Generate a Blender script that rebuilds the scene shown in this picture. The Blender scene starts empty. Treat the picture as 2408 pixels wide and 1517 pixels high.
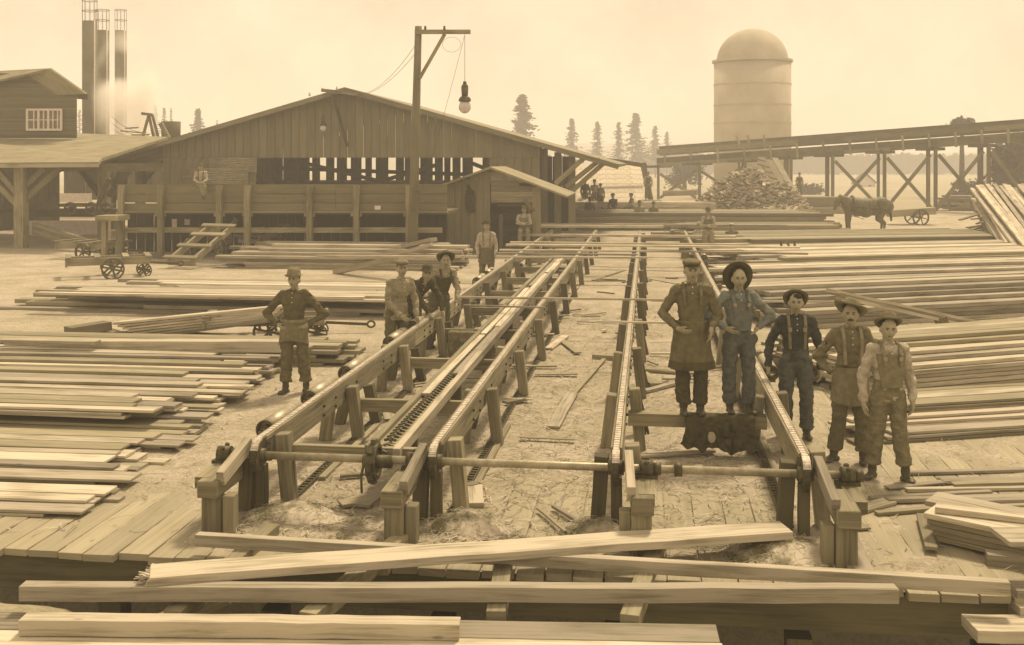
import bpy, bmesh, math, random
from mathutils import Vector, Matrix, noise
R = math.radians
random.seed(7)
SC = bpy.context.scene
COL = SC.collection
# ------------------------------------------------------------- camera
F, CX, HY, CH = 2556.0, 1204.0, 380.0, 3.3          # focal length / centre / horizon of the view, camera height
cam_d = bpy.data.cameras.new('camera'); cam = bpy.data.objects.new('camera', cam_d); COL.objects.link(cam)
cam.location = (0, 0, CH); cam.rotation_euler = (R(90), 0, 0)
cam_d.sensor_width = 36; cam_d.lens = 36*F/2408; cam_d.shift_y = -(758.5-HY)/2408
cam_d.clip_start = 0.1; cam_d.clip_end = 6000
SC.camera = cam
# ------------------------------------------------------------- sky, sun, exposure
W = bpy.data.worlds.new('World'); SC.world = W; W.use_nodes = True
nt = W.node_tree; nt.nodes.clear()
def wn(t): return nt.nodes.new(t)
SUN_EL, SUN_AZ = 58, 28
sky = wn('ShaderNodeTexSky'); sky.sky_type = 'NISHITA'; sky.sun_disc = False
sky.sun_elevation = R(SUN_EL); sky.sun_rotation = R(SUN_AZ)
bw = wn('ShaderNodeRGBToBW'); nt.links.new(sky.outputs[0], bw.inputs[0])
mr = wn('ShaderNodeMapRange'); mr.inputs[1].default_value = 0; mr.inputs[2].default_value = 12; mr.inputs[3].default_value = 7.6; mr.inputs[4].default_value = 9.6
nt.links.new(bw.outputs[0], mr.inputs[0])
tcw = wn('ShaderNodeTexCoord'); nz = wn('ShaderNodeTexNoise'); nz.inputs['Scale'].default_value = 7.0; nz.inputs['Detail'].default_value = 9; nz.inputs['Roughness'].default_value = .6
nt.links.new(tcw.outputs['Generated'], nz.inputs['Vector'])
mr2 = wn('ShaderNodeMapRange'); mr2.inputs[1].default_value = .3; mr2.inputs[2].default_value = .7; mr2.inputs[3].default_value = .80; mr2.inputs[4].default_value = 1.06
nt.links.new(nz.outputs[0], mr2.inputs[0])
mm = wn('ShaderNodeMath'); mm.operation = 'MULTIPLY'; nt.links.new(mr.outputs[0], mm.inputs[0]); nt.links.new(mr2.outputs[0], mm.inputs[1])
vm = wn('ShaderNodeVectorMath'); vm.operation = 'SCALE'; vm.inputs[0].default_value = (1.0, .785, .53)
nt.links.new(mm.outputs[0], vm.inputs['Scale'])
bg = wn('ShaderNodeBackground'); bg.inputs['Strength'].default_value = .1
nt.links.new(vm.outputs[0], bg.inputs['Color'])
wo = wn('ShaderNodeOutputWorld'); nt.links.new(bg.outputs[0], wo.inputs['Surface'])
sd = bpy.data.lights.new('sun', 'SUN'); sd.energy = 3.2; sd.angle = R(9); sd.color = (1.0, .80, .55)
sun = bpy.data.objects.new('sun', sd); COL.objects.link(sun)
az = R(SUN_AZ); el = R(SUN_EL)
dv = Vector((math.sin(az)*math.cos(el), math.cos(az)*math.cos(el), math.sin(el)))
sun.rotation_euler = dv.to_track_quat('Z', 'Y').to_euler(); sun.location = (0, 0, 40)
SC.view_settings.view_transform = 'Standard'; SC.view_settings.look = 'None'; SC.cycles.volume_bounces = 4; SC.view_settings.exposure = 0.36; SC.view_settings.gamma = 1
# ------------------------------------------------------------- frames of reference
TH = math.atan(319/F)                                  # the rails run away to the right of the view axis
U = Vector((math.sin(TH), math.cos(TH), 0)); V = Vector((math.cos(TH), -math.sin(TH), 0))
UP = Vector((0, 0, 1))
def st(s, t, z=0): return V*s + U*t + UP*z            # yard coordinates: s across the table, t along it
def G(px, py, z=0):                                    # a point on the level z
    Y = F*(CH-z)/(py-HY); return Vector(((px-CX)*Y/F, Y, z))
def P(px, py, Y): return Vector(((px-CX)*Y/F, Y, CH-(py-HY)*Y/F))
def PT(px, py, T):                                     # a point on the vertical wall plane t = T
    dx = (px-CX)/F; Y = T/(U.x*dx+U.y); return Vector((dx*Y, Y, CH-(py-HY)*Y/F))
def S(v, w=0.0): return (v, v*(.90-.02*w), v*(.43+.55*min(v, 1)-.1*w), 1)
def rr(a, b): return random.uniform(a, b)
# ------------------------------------------------------------- materials (procedural)
MATS = {}
def base_mat(name, rough=.8, spec=.25):
    m = bpy.data.materials.new(name); m.use_nodes = True; MATS[name] = m
    b = m.node_tree.nodes['Principled BSDF']; b.inputs['Roughness'].default_value = rough
    b.inputs['Specular IOR Level'].default_value = spec
    return m, m.node_tree, b
def wood(name, dark, light, rough=.8, vary=.35, grain=1.0, blot=.5, gs=(1.1, 26), bump=.25):
    m, t, b = base_mat(name, rough)
    n = t.nodes; L = t.links.new
    uv = n.new('ShaderNodeUVMap'); uv.uv_map = 'UVMap'
    mp = n.new('ShaderNodeMapping'); mp.inputs['Scale'].default_value = (gs[0], gs[1], 1); L(uv.outputs[0], mp.inputs[0])
    n1 = n.new('ShaderNodeTexNoise'); n1.inputs['Scale'].default_value = 1; n1.inputs['Detail'].default_value = 5; n1.inputs['Roughness'].default_value = .65; n1.inputs['Distortion'].default_value = .6
    L(mp.outputs[0], n1.inputs['Vector'])
    mp2 = n.new('ShaderNodeMapping'); mp2.inputs['Scale'].default_value = (1.3, 3.5, 1); L(uv.outputs[0], mp2.inputs[0])
    n2 = n.new('ShaderNodeTexNoise'); n2.inputs['Scale'].default_value = 1; n2.inputs['Detail'].default_value = 4; L(mp2.outputs[0], n2.inputs['Vector'])
    mx = n.new('ShaderNodeMath'); mx.operation = 'MULTIPLY_ADD'; L(n2.outputs[0], mx.inputs[0]); mx.inputs[1].default_value = blot
    m3 = n.new('ShaderNodeMath'); m3.operation = 'MULTIPLY'; L(n1.outputs[0], m3.inputs[0]); m3.inputs[1].default_value = grain
    L(m3.outputs[0], mx.inputs[2])
    cr = n.new('ShaderNodeValToRGB'); c = .5*(grain+blot)
    cr.color_ramp.elements[0].position = max(0, c-.28); cr.color_ramp.elements[0].color = dark
    cr.color_ramp.elements[1].position = min(1, c+.25); cr.color_ramp.elements[1].color = light
    L(mx.outputs[0], cr.inputs[0])
    # knots
    vo = n.new('ShaderNodeTexVoronoi'); mp4 = n.new('ShaderNodeMapping'); mp4.inputs['Scale'].default_value = (1.0, 3.2, 1); L(uv.outputs[0], mp4.inputs[0]); L(mp4.outputs[0], vo.inputs['Vector']); vo.inputs['Scale'].default_value = 1.3
    kr = n.new('ShaderNodeMapRange'); kr.inputs[1].default_value = .03; kr.inputs[2].default_value = .07; kr.inputs[3].default_value = .55; kr.inputs[4].default_value = 1
    L(vo.outputs['Distance'], kr.inputs[0])
    at = n.new('ShaderNodeAttribute'); at.attribute_name = 'rnd'
    mr = n.new('ShaderNodeMapRange'); mr.inputs[3].default_value = 1-vary; mr.inputs[4].default_value = 1+vary*.55; L(at.outputs['Fac'], mr.inputs[0])
    mk = n.new('ShaderNodeMath'); mk.operation = 'MULTIPLY'; L(mr.outputs[0], mk.inputs[0]); L(kr.outputs[0], mk.inputs[1])
    sc = n.new('ShaderNodeVectorMath'); sc.operation = 'SCALE'; L(cr.outputs[0], sc.inputs[0]); L(mk.outputs[0], sc.inputs['Scale'])
    L(sc.outputs[0], b.inputs['Base Color'])
    bp = n.new('ShaderNodeBump'); bp.inputs['Strength'].default_value = bump; bp.inputs['Distance'].default_value = .01; L(n1.outputs[0], bp.inputs['Height']); L(bp.outputs[0], b.inputs['Normal'])
    return m
def plain(name, c1, c2=None, scale=8, rough=.8, metal=0, bump=.2, detail=6, stretch=(1, 1, 1), spec=.25, lo=.35, hi=.65):
    m, t, b = base_mat(name, rough, spec); n = t.nodes; L = t.links.new
    b.inputs['Metallic'].default_value = metal
    c2 = c2 or tuple([x*.7 for x in c1[:3]]+[1])
    tc = n.new('ShaderNodeTexCoord'); mp = n.new('ShaderNodeMapping'); mp.inputs['Scale'].default_value = stretch; L(tc.outputs['Object'], mp.inputs[0])
    n1 = n.new('ShaderNodeTexNoise'); n1.inputs['Scale'].default_value = scale; n1.inputs['Detail'].default_value = detail; n1.inputs['Roughness'].default_value = .65; L(mp.outputs[0], n1.inputs['Vector'])
    cr = n.new('ShaderNodeValToRGB'); cr.color_ramp.elements[0].position = lo; cr.color_ramp.elements[1].position = hi
    cr.color_ramp.elements[0].color = c2; cr.color_ramp.elements[1].color = c1
    L(n1.outputs[0], cr.inputs[0]); L(cr.outputs[0], b.inputs['Base Color'])
    if bump:
        bp = n.new('ShaderNodeBump'); bp.inputs['Strength'].default_value = bump; bp.inputs['Distance'].default_value = .02; L(n1.outputs[0], bp.inputs['Height']); L(bp.outputs[0], b.inputs['Normal'])
    return m
M_fresh = wood('fresh_wood', S(.21), S(.48), vary=.5, blot=.8, grain=1.1, bump=.45)
M_grey = wood('weathered_wood', S(.16), S(.34), vary=.4)
M_frame = wood('frame_wood', S(.10), S(.29), vary=.35, blot=.8)
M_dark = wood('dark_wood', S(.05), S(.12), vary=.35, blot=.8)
M_wall = wood('wall_boards', S(.14), S(.22), vary=.14, gs=(.5, 9))
M_sid = wood('siding_boards', S(.12), S(.19), vary=.25, gs=(.5, 9))
M_deck = wood('deck_planks', S(.27), S(.38), vary=.16, blot=.6, gs=(.8, 26))
M_roof = plain('roof_felt', S(.30), S(.20), scale=1.2, stretch=(1, 1, 1))
M_trest = wood('trestle_wood', S(.10), S(.21), vary=.4)
M_metal = plain('rusty_iron', S(.13), S(.05), scale=14, rough=.55, metal=.3)
M_pipe = plain('worn_steel', S(.42), S(.24), scale=9, rough=.45, metal=.35)
M_chain = plain('polished_chain', S(.66), S(.3), scale=25, rough=.5, metal=.1)
M_white = plain('white_paint', S(.75), S(.6), scale=6)
M_black = plain('shade_and_bolt_black', S(.025), S(.015), scale=3)  # near black: painted shade under mill and bin, also the bolts
M_corr = plain('corrugated_metal', S(.42), S(.26), scale=3, rough=.6, metal=.2, stretch=(1, 1, 3))
M_chim = plain('stack_iron', S(.16), S(.10), scale=.8)
M_burn = plain('burner_plate', S(.52), S(.38), scale=.25, bump=.1)  # plate tone lightened to carry the haze over the burner
M_leafc = plain('conifer_needles', S(.075), S(.035), scale=.6, bump=0)
M_leafd = plain('tree_leaves', S(.09), S(.04), scale=.5, bump=0)
M_bark = plain('bark', S(.10), S(.05), scale=6)
M_hill = plain('hill_woods', S(.12), S(.07), scale=.03, bump=0)
M_skin = plain('skin', S(.37), S(.29), scale=14, rough=.55, bump=.05)
M_hair = plain('hair', S(.05), S(.02), scale=30)
M_eye = plain('eye_dark', S(.03), S(.02), scale=10, rough=.3, bump=0)
M_boot = plain('boot_leather', S(.11), S(.05), scale=16, rough=.5)
M_horse = plain('horse_coat', S(.17), S(.10), scale=5, rough=.6, bump=.08)
def cloth(v, w=0.0, tint=None):
    k = 'cloth_%d_%d%s' % (round(v*1000), round(w*10), '_t' if tint else '')
    if k in MATS: return MATS[k]
    c = S(v, w)
    if tint: c = (v*tint[0], v*tint[1], v*tint[2], 1)
    return plain(k, c, tuple([x*.62 for x in c[:3]]+[1]), scale=13, bump=.5, detail=8, rough=.95, spec=.1)
# ground materials
def ground_mat(name, a, b_, c, sc1=.35, sc2=30, bump=.5):
    m, t, b = base_mat(name, .95, .1); n = t.nodes; L = t.links.new
    tc = n.new('ShaderNodeTexCoord')
    n1 = n.new('ShaderNodeTexNoise'); n1.inputs['Scale'].default_value = sc1; n1.inputs['Detail'].default_value = 8; n1.inputs['Roughness'].default_value = .65; L(tc.outputs['Object'], n1.inputs['Vector'])
    n2 = n.new('ShaderNodeTexNoise'); n2.inputs['Scale'].default_value = sc2; n2.inputs['Detail'].default_value = 6; n2.inputs['Roughness'].default_value = .75; n2.inputs['Distortion'].default_value = 1.5; L(tc.outputs['Object'], n2.inputs['Vector'])
    cr = n.new('ShaderNodeValToRGB'); cr.color_ramp.elements[0].position = .35; cr.color_ramp.elements[1].position = .66
    cr.color_ramp.elements[0].color = a; cr.color_ramp.elements[1].color = b_; L(n1.outputs[0], cr.inputs[0])
    cr2 = n.new('ShaderNodeValToRGB'); cr2.color_ramp.elements[0].position = .38; cr2.color_ramp.elements[1].position = .56
    cr2.color_ramp.elements[0].color = c; cr2.color_ramp.elements[1].color = (1, 1, 1, 1); L(n2.outputs[0], cr2.inputs[0])
    mx = n.new('ShaderNodeMix'); mx.data_type = 'RGBA'; mx.blend_type = 'MULTIPLY'; mx.inputs[0].default_value = 1
    L(cr.outputs[0], mx.inputs[6]); L(cr2.outputs[0], mx.inputs[7]); L(mx.outputs[2], b.inputs['Base Color'])
    bp = n.new('ShaderNodeBump'); bp.inputs['Strength'].default_value = bump; bp.inputs['Distance'].default_value = .02; L(n2.outputs[0], bp.inputs['Height']); L(bp.outputs[0], b.inputs['Normal'])
    return m
M_saw = ground_mat('sawdust', S(.37), S(.54), (.60, .58, .54, 1), sc1=.8, sc2=16, bump=.9)
M_earth = ground_mat('yard_earth', S(.32), S(.43), (.75, .75, .7, 1), sc1=.08, sc2=9)
M_straw = plain('shavings', S(.5), S(.17), scale=3, lo=.42, hi=.56)
# glass for the lamp globes and panes
def glass(name, c, a=.35):
    m, t, b = base_mat(name, .05, .6); b.inputs['Base Color'].default_value = c
    b.inputs['Transmission Weight'].default_value = a; return m
M_glass = glass('globe_glass', S(.85), .45)
M_pane = glass('window_glass', S(.12), 0)
# ------------------------------------------------------------- mesh builder
class MB:
    def __init__(s): s.v = []; s.f = []; s.uv = []; s.rn = []; s.mi = []; s.sm = []
    def face(s, idx, uvs=None, rn=.5, mi=0, sm=False):
        s.f.append(tuple(idx)); s.rn.append(rn); s.mi.append(mi); s.sm.append(sm)
        s.uv.append(uvs or [(s.v[i][0], s.v[i][1]+s.v[i][2]) for i in idx])
    def beam(s, a, b, w, h, up=UP, seg=1, jit=0, rn=None, mi=0, cut=0):
        """box from a to b, width w across, height h along up, centred on the line; UV runs along the length"""
        a = Vector(a); b = Vector(b); d = b-a; L = d.length; d = d/L
        x = d.cross(Vector(up));
        if x.length < 1e-4: x = d.cross(Vector((0, 1, 0)))
        x.normalize(); z = x.cross(d)
        rn = random.random() if rn is None else rn; ou = rr(0, 40); ov = rr(0, 40)
        base = len(s.v); ring = [(-.5, -.5), (.5, -.5), (.5, .5), (-.5, .5)]
        for i in range(seg+1):
            k = i/seg; c = a+d*(L*k); jx = rr(-jit, jit); jz = rr(-jit, jit)
            for (p, q) in ring:
                e = rr(-1, 1)*cut if i in (0, seg) else 0
                s.v.append(c+x*(p*w+jx)+z*(q*h+jz)+d*e)
        vs = [0, w, w+h, 2*w+h, 2*w+2*h]
        for i in range(seg):
            u0 = ou+L*i/seg; u1 = ou+L*(i+1)/seg
            for j in range(4):
                A = base+i*4+j; B = base+i*4+(j+1) % 4
                s.face((A, B, B+4, A+4), [(u0, ov+vs[j]), (u0, ov+vs[j+1]), (u1, ov+vs[j+1]), (u1, ov+vs[j])], rn, mi)
        e = base+seg*4
        s.face((base+3, base+2, base+1, base), [(ou, ov+h), (ou+.05, ov+h), (ou+.05, ov), (ou, ov)], rn*.8, mi)
        s.face((e, e+1, e+2, e+3), [(ou, ov), (ou+.05, ov), (ou+.05, ov+h), (ou, ov+h)], rn*.8, mi)
        return s
    def box(s, c, sx, sy, sz, yaw=0, rn=None, mi=0):
        c = Vector(c); d = Vector((math.cos(yaw), math.sin(yaw), 0))
        return s.beam(c-d*sx/2, c+d*sx/2, sy, sz, rn=rn, mi=mi)
    def cyl(s, a, b, ra, rb=None, n=12, caps=True, mi=0, sm=True, hemi=False):
        a = Vector(a); b = Vector(b); rb = ra if rb is None else rb; d = b-a; L = d.length; d = d/max(L, 1e-6)
        x = d.orthogonal().normalized(); y = d.cross(x)
        rn = random.random(); prof = []
        if hemi:
            for k in range(1, 4): an = k*math.pi/6-math.pi/2; prof.append((ra*math.cos(an), ra*math.sin(an)))
        prof += [(ra, 0), (rb, L)]
        if hemi:
            for k in range(1, 3): an = k*math.pi/6; prof.append((rb*math.cos(an), L+rb*math.sin(an)))
        base = len(s.v); ov = rr(0, 20)
        for (r, h) in prof:
            for i in range(n):
                t = 2*math.pi*i/n; s.v.append(a+d*h+(x*math.cos(t)+y*math.sin(t))*r)
        for k in range(len(prof)-1):
            for i in range(n):
                j = (i+1) % n; A = base+k*n
                s.face((A+i, A+j, A+n+j, A+n+i), [(prof[k][1], ov+i*ra*6/n), (prof[k][1], ov+(i+1)*ra*6/n), (prof[k+1][1], ov+(i+1)*ra*6/n), (prof[k+1][1], ov+i*ra*6/n)], rn, mi, sm)
        if hemi:
            s.v.append(a-d*ra); s.v.append(b+d*rb); m = len(s.v); e = base+(len(prof)-1)*n
            for i in range(n):
                j = (i+1) % n; s.face((base+j, base+i, m-2), None, rn, mi, sm); s.face((e+i, e+j, m-1), None, rn, mi, sm)
        elif caps:
            s.face([base+i for i in range(n)][::-1], None, rn, mi); s.face([base+n+i for i in range(n)], None, rn, mi)
        return s
    def ring(s, c, ax, r0, r1, w, n=20, mi=0):            # a wheel tyre / flat ring of inner r0, outer r1, width w
        c = Vector(c); ax = Vector(ax).normalized(); x = ax.orthogonal().normalized(); y = ax.cross(x); base = len(s.v); rn = random.random()
        for i in range(n):
            t = 2*math.pi*i/n; e = x*math.cos(t)+y*math.sin(t)
            for (r, h) in ((r0, -w/2), (r1, -w/2), (r1, w/2), (r0, w/2)): s.v.append(c+e*r+ax*h)
        for i in range(n):
            j = (i+1) % n
            for k in range(4):
                l = (k+1) % 4; s.face((base+i*4+k, base+j*4+k, base+j*4+l, base+i*4+l), None, rn, mi, False)
        return s
    def ell(s, c, rx, ry, rz, M=None, nu=14, nv=9, fn=None, mi=0):
        c = Vector(c); base = len(s.v); rn = random.random()
        for j in range(1, nv):
            ph = math.pi*j/nv
            for i in range(nu):
                t = 2*math.pi*i/nu; n = Vector((math.sin(ph)*math.cos(t), math.sin(ph)*math.sin(t), math.cos(ph)))
                p = Vector((n.x*rx, n.y*ry, n.z*rz))
                if fn: p = fn(p, n)
                if M: p = M @ p
                s.v.append(c+p)
        for q in (1, -1):
            n = Vector((0, 0, q)); p = Vector((0, 0, rz*q))
            if fn: p = fn(p, n)
            if M: p = M @ p
            s.v.append(c+p)
        T = len(s.v)-2; B = len(s.v)-1
        for j in range(nv-2):
            for i in range(nu):
                k = (i+1) % nu; A = base+j*nu; s.face((A+i, A+nu+i, A+nu+k, A+k), None, rn, mi, True)
        for i in range(nu):
            k = (i+1) % nu; s.face((T, base+i, base+k), None, rn, mi, True); e = base+(nv-2)*nu; s.face((B, e+k, e+i), None, rn, mi, True)
        return s
    def tube(s, pts, r, n=6, mi=0):
        for i in range(len(pts)-1): s.cyl(pts[i], pts[i+1], r, r, n, True, mi)
        return s
    def poly(s, pts, thick=None, nrm=None, rn=None, mi=0):  # polygon, optionally thickened along nrm
        pts = [Vector(p) for p in pts]; b = len(s.v); rn = random.random() if rn is None else rn
        ax = (pts[1]-pts[0]).normalized(); n_ = nrm and Vector(nrm).normalized() or (pts[1]-pts[0]).cross(pts[2]-pts[0]).normalized(); ay = n_.cross(ax)
        uv = [((p-pts[0]).dot(ax), (p-pts[0]).dot(ay)) for p in pts]
        s.v += pts; N = len(pts)
        s.face(range(b, b+N), uv, rn, mi)
        if thick:
            s.v += [p-n_*thick for p in pts]; s.face([b+N+i for i in range(N)][::-1], uv[::-1], rn, mi)
            for i in range(N):
                j = (i+1) % N; s.face((b+i, b+N+i, b+N+j, b+j), [(0, 0), (0, thick), (1, thick), (1, 0)], rn, mi)
        return s
    def merge(s, o):
        b = len(s.v); s.v += o.v; s.f += [tuple(i+b for i in f) for f in o.f]; s.uv += o.uv; s.rn += o.rn; s.mi += o.mi; s.sm += o.sm
    def mesh(s, name, mats, off=Vector()):
        me = bpy.data.meshes.new(name); me.from_pydata([tuple(Vector(p)-off) for p in s.v], [], s.f)
        uvl = me.uv_layers.new(name='UVMap'); flat = []
        for u in s.uv:
            for q in u: flat += [q[0], q[1]]
        uvl.data.foreach_set('uv', flat)
        at = me.attributes.new('rnd', 'FLOAT', 'FACE'); at.data.foreach_set('value', s.rn)
        for m in (mats if isinstance(mats, (list, tuple)) else [mats]): me.materials.append(m)
        me.polygons.foreach_set('material_index', s.mi); me.polygons.foreach_set('use_smooth', s.sm)
        me.update(); return me
    def build(s, name, mats, parent=None, bevel=0):
        lo = [min(p[i] for p in s.v) for i in range(3)]; hi = [max(p[i] for p in s.v) for i in range(3)]
        c = Vector(((lo[0]+hi[0])/2, (lo[1]+hi[1])/2, lo[2]))
        o = bpy.data.objects.new(name, s.mesh(name, mats, c)); COL.objects.link(o); o.location = c
        if parent: attach(o, parent)
        if bevel: bv = o.modifiers.new('bevel', 'BEVEL'); bv.width = bevel; bv.segments = 1; bv.limit_method = 'ANGLE'
        return o
def attach(o, p):
    o.parent = p; o.matrix_parent_inverse = wm(p).inverted()
def wm(o):
    m = Matrix.LocRotScale(o.location, o.rotation_euler, o.scale)
    return (wm(o.parent) @ o.matrix_parent_inverse @ m) if o.parent else m
SEEN = set()
def LONG(l):
    if len(l.split()) > 16 and l not in SEEN: SEEN.add(l); print('LONG', len(l.split()), l)
def tag(o, label=None, cat=None, group=None, kind=None):
    if label: o['label'] = label; LONG(label)
    if cat: o['category'] = cat
    if group: o['group'] = group
    if kind: o['kind'] = kind
    return o
def thing(name, label, cat, loc, rz=0, group=None):
    o = bpy.data.objects.new(name, None); COL.objects.link(o); o.location = loc; o.rotation_euler = (0, 0, rz); o.empty_display_size = .2
    return tag(o, label, cat, group)
def kids(o): return [c for c in COL.objects if c.parent is o]
def dup(root, loc, rz, label=None, group=None, sc=1):
    m = {}
    r = root.copy(); COL.objects.link(r); r.location = loc; r.rotation_euler = (0, 0, rz); r.scale = (sc, sc, sc)
    if label: r['label'] = label
    if group: r['group'] = group
    def rec(src, dst):
        for ch in kids(src):
            c = ch.copy(); COL.objects.link(c); c.parent = dst; c.matrix_parent_inverse = ch.matrix_parent_inverse.copy(); rec(ch, c)
    rec(root, r); return r
# helper for voxel-joined organic meshes, kept in a scratch scene
TMP = bpy.data.scenes.new('scratch')
def voxel(mb, vox, smooth=2, amp=0, freq=9, stretch=(1, 1, 1), seed=0):
    me = mb.mesh('t', [M_skin]); o = bpy.data.objects.new('t', me); TMP.collection.objects.link(o)
    md = o.modifiers.new('r', 'REMESH'); md.mode = 'VOXEL'; md.voxel_size = vox; md.use_smooth_shade = True
    if smooth: s2 = o.modifiers.new('s', 'SMOOTH'); s2.factor = .5; s2.iterations = smooth
    TMP.view_layers[0].update(); dg = TMP.view_layers[0].depsgraph
    res = bpy.data.meshes.new_from_object(o.evaluated_get(dg), depsgraph=dg)
    bpy.data.objects.remove(o); bpy.data.meshes.remove(me)
    if amp:
        sx, sy, sz = stretch; off = Vector((seed*3.7, seed*1.3, seed*2.1))
        for v in res.vertices:
            p = v.co; n = noise.noise(Vector((p.x*freq*sx, p.y*freq*sy, p.z*freq*sz))+off)
            n2 = noise.noise(Vector((p.x*freq*2.3*sx, p.y*freq*2.3*sy, p.z*freq*2.6*sz))+off)
            v.co = p+v.normal*(amp*(n*1.2-abs(n2)*.8))
    for p in res.polygons: p.use_smooth = True
    return res
def obj_from(me, name, mat, parent=None, M=None):
    if M is not None: me.transform(M)
    me.materials.clear(); me.materials.append(mat); me.name = name
    lo = [min(v.co[i] for v in me.vertices) for i in range(3)]; hi = [max(v.co[i] for v in me.vertices) for i in range(3)]
    c = Vector(((lo[0]+hi[0])/2, (lo[1]+hi[1])/2, lo[2])); me.transform(Matrix.Translation(-c))
    o = bpy.data.objects.new(name, me); COL.objects.link(o); o.location = c
    if parent: attach(o, parent)
    return o
# ============================================================= SETTING
# ground: one sheet with the step down into the hollow below the deck, out to the horizon
g = MB()
prof = [(-40, -2.2), (6, -2.2), (11.2, -2.15), (11.9, -.10), (60, -.10), (160, -.4), (1400, -.4)]  # hollow floor sunk deeper so less skylight reaches it
ss = [-1300, -60, -20, -8, -3, 0, 3, 8, 20, 60, 1300]
base = 0
for (t_, z_) in prof:
    for s_ in ss: g.v.append(st(s_, t_, z_))
for i in range(len(prof)-1):
    for j in range(len(ss)-1):
        a = i*len(ss)+j; g.face((a, a+1, a+1+len(ss), a+len(ss)))
tag(g.build('ground', M_earth), kind='structure')
# plank deck
dk = MB(); EDGE = 8.66
s_ = -11.0
while s_ < 9:
    w = rr(.22, .29); t_ = EDGE+rr(-.05, .04)
    while t_ < 26:
        L = rr(3.5, 6.5); e = min(t_+L, 26.4)
        zz = rr(-.006, .002)
        dk.beam(st(s_+w/2, t_, -.03+zz), st(s_+w/2+rr(-.004, .004), e-.006, -.03+zz), w-rr(.012, .022), .06, seg=3, jit=.0015, cut=.012)
        t_ = e
    s_ += w
tag(dk.build('deck', M_deck, bevel=.0025), kind='structure')
# joists under the deck edge and rim beam
rim = MB()
rim.beam(st(-11, EDGE+.17, -.22), st(9, EDGE+.17, -.22), .18, .31)
for i in range(14): rim.beam(st(-10.4+i*1.45, EDGE+.3, -.5), st(-10.4+i*1.45, EDGE+.3, -2.2), .2, .2, up=U)
tag(rim.build('deck_rim_beam', M_dark), 'dark heavy timber beam and posts carrying the front edge of the plank deck', 'beam')
# near walkway planks the boards in front lie on
nw = MB(); e0 = G(-60, 1437); e1 = G(1688, 1467); d_ = (e1-e0).normalized(); nb = Vector((-d_.y, d_.x, 0))
for k, w in enumerate((.30, .28, .29, .30)+(.3,)*14):  # extra planks added behind, out of view, to keep skylight from the hollow
    o_ = -sum(((.30, .28, .29, .30)+(.3,)*14)[:k])-w/2
    nw.beam(e0-d_*1.5+nb*o_+UP*-.03, e1+nb*o_+UP*-.03+d_*rr(-.02, .0), w-.012, .06, seg=5, jit=.002, cut=.01)
tag(nw.build('near_walkway', M_fresh, bevel=.004), kind='structure')
sb = MB(); sb.beam(e0-d_*1.5+nb*-.2+UP*-.2, e1+nb*-.2+UP*-.2-d_*.1, .18, .26); sb.beam(e0-d_*1.5+nb*-1.7+UP*-.2, e1+nb*-1.7+UP*-.2-d_*.1, .18, .26)
for k in range(6): q = e0.lerp(e1, (k+.5)/6)+nb*-.2; sb.beam(q+UP*-.33, q+UP*-2.2, .18, .18, up=U)
tag(sb.build('walkway_beam', M_frame), 'timber beams and posts under the near walkway at the bottom of the view', 'beam')

# sawdust layer: its height comes and goes so planks show through
def sheight(s, t):
    p = Vector((s, t, 0))
    f = noise.fractal(p*.9, 1.0, 2.0, 5)*.016+noise.fractal(p*7, .9, 2.1, 4)*.004
    cov = .006
    if s > 1.6: cov -= .014*min(1, (s-1.6)/1.0)
    if t < 10.6: cov -= .022*min(1, (10.6-t)/1.2)*(1 if s < -4 else .3)
    if s < -4 and t > 17: cov += .02
    if t > 24: cov += .03
    if -3.6 < s < 1.4 and t > 10: cov += .001
    if -1.5 < s < 1.3 and t < 11.4: cov -= .024*min(1, (11.4-t)/.8)
    for (hs, ht) in HEAPS:
        d2 = (s-hs)**2+(t-ht)**2; cov += .055*math.exp(-d2/.12)
    return cov+f
HEAPS = [(-3.25, 9.75), (-1.62, 9.6), (-.42, 9.72), (1.15, 9.35)]
def grid(mb, s0, s1, t0, t1, ds, dt):
    ns = int((s1-s0)/ds)+1; ntt = int((t1-t0)/dt)+1; b = len(mb.v)
    for i in range(ntt):
        for j in range(ns):
            s = s0+(s1-s0)*j/(ns-1); t = t0+(t1-t0)*i/(ntt-1); z = sheight(s, t)
            if t < EDGE+.12: z = min(z, -.03)
            mb.v.append(st(s, t, z))
    for i in range(ntt-1):
        for j in range(ns-1):
            a = b+i*ns+j; mb.face((a, a+1, a+1+ns, a+ns), [(0, 0)]*4, sm=True)
sw = MB()
grid(sw, -9, 6.5, EDGE+.06, 17, .045, .05)
tag(sw.build('sawdust', M_saw), 'pale sawdust lying over the planks of the deck and round the table legs', 'sawdust', kind='stuff')
sw = MB()
grid(sw, -30, 30, 17, 75, .3, .3)
tag(sw.build('yard_surface', M_saw), kind='structure')
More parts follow.
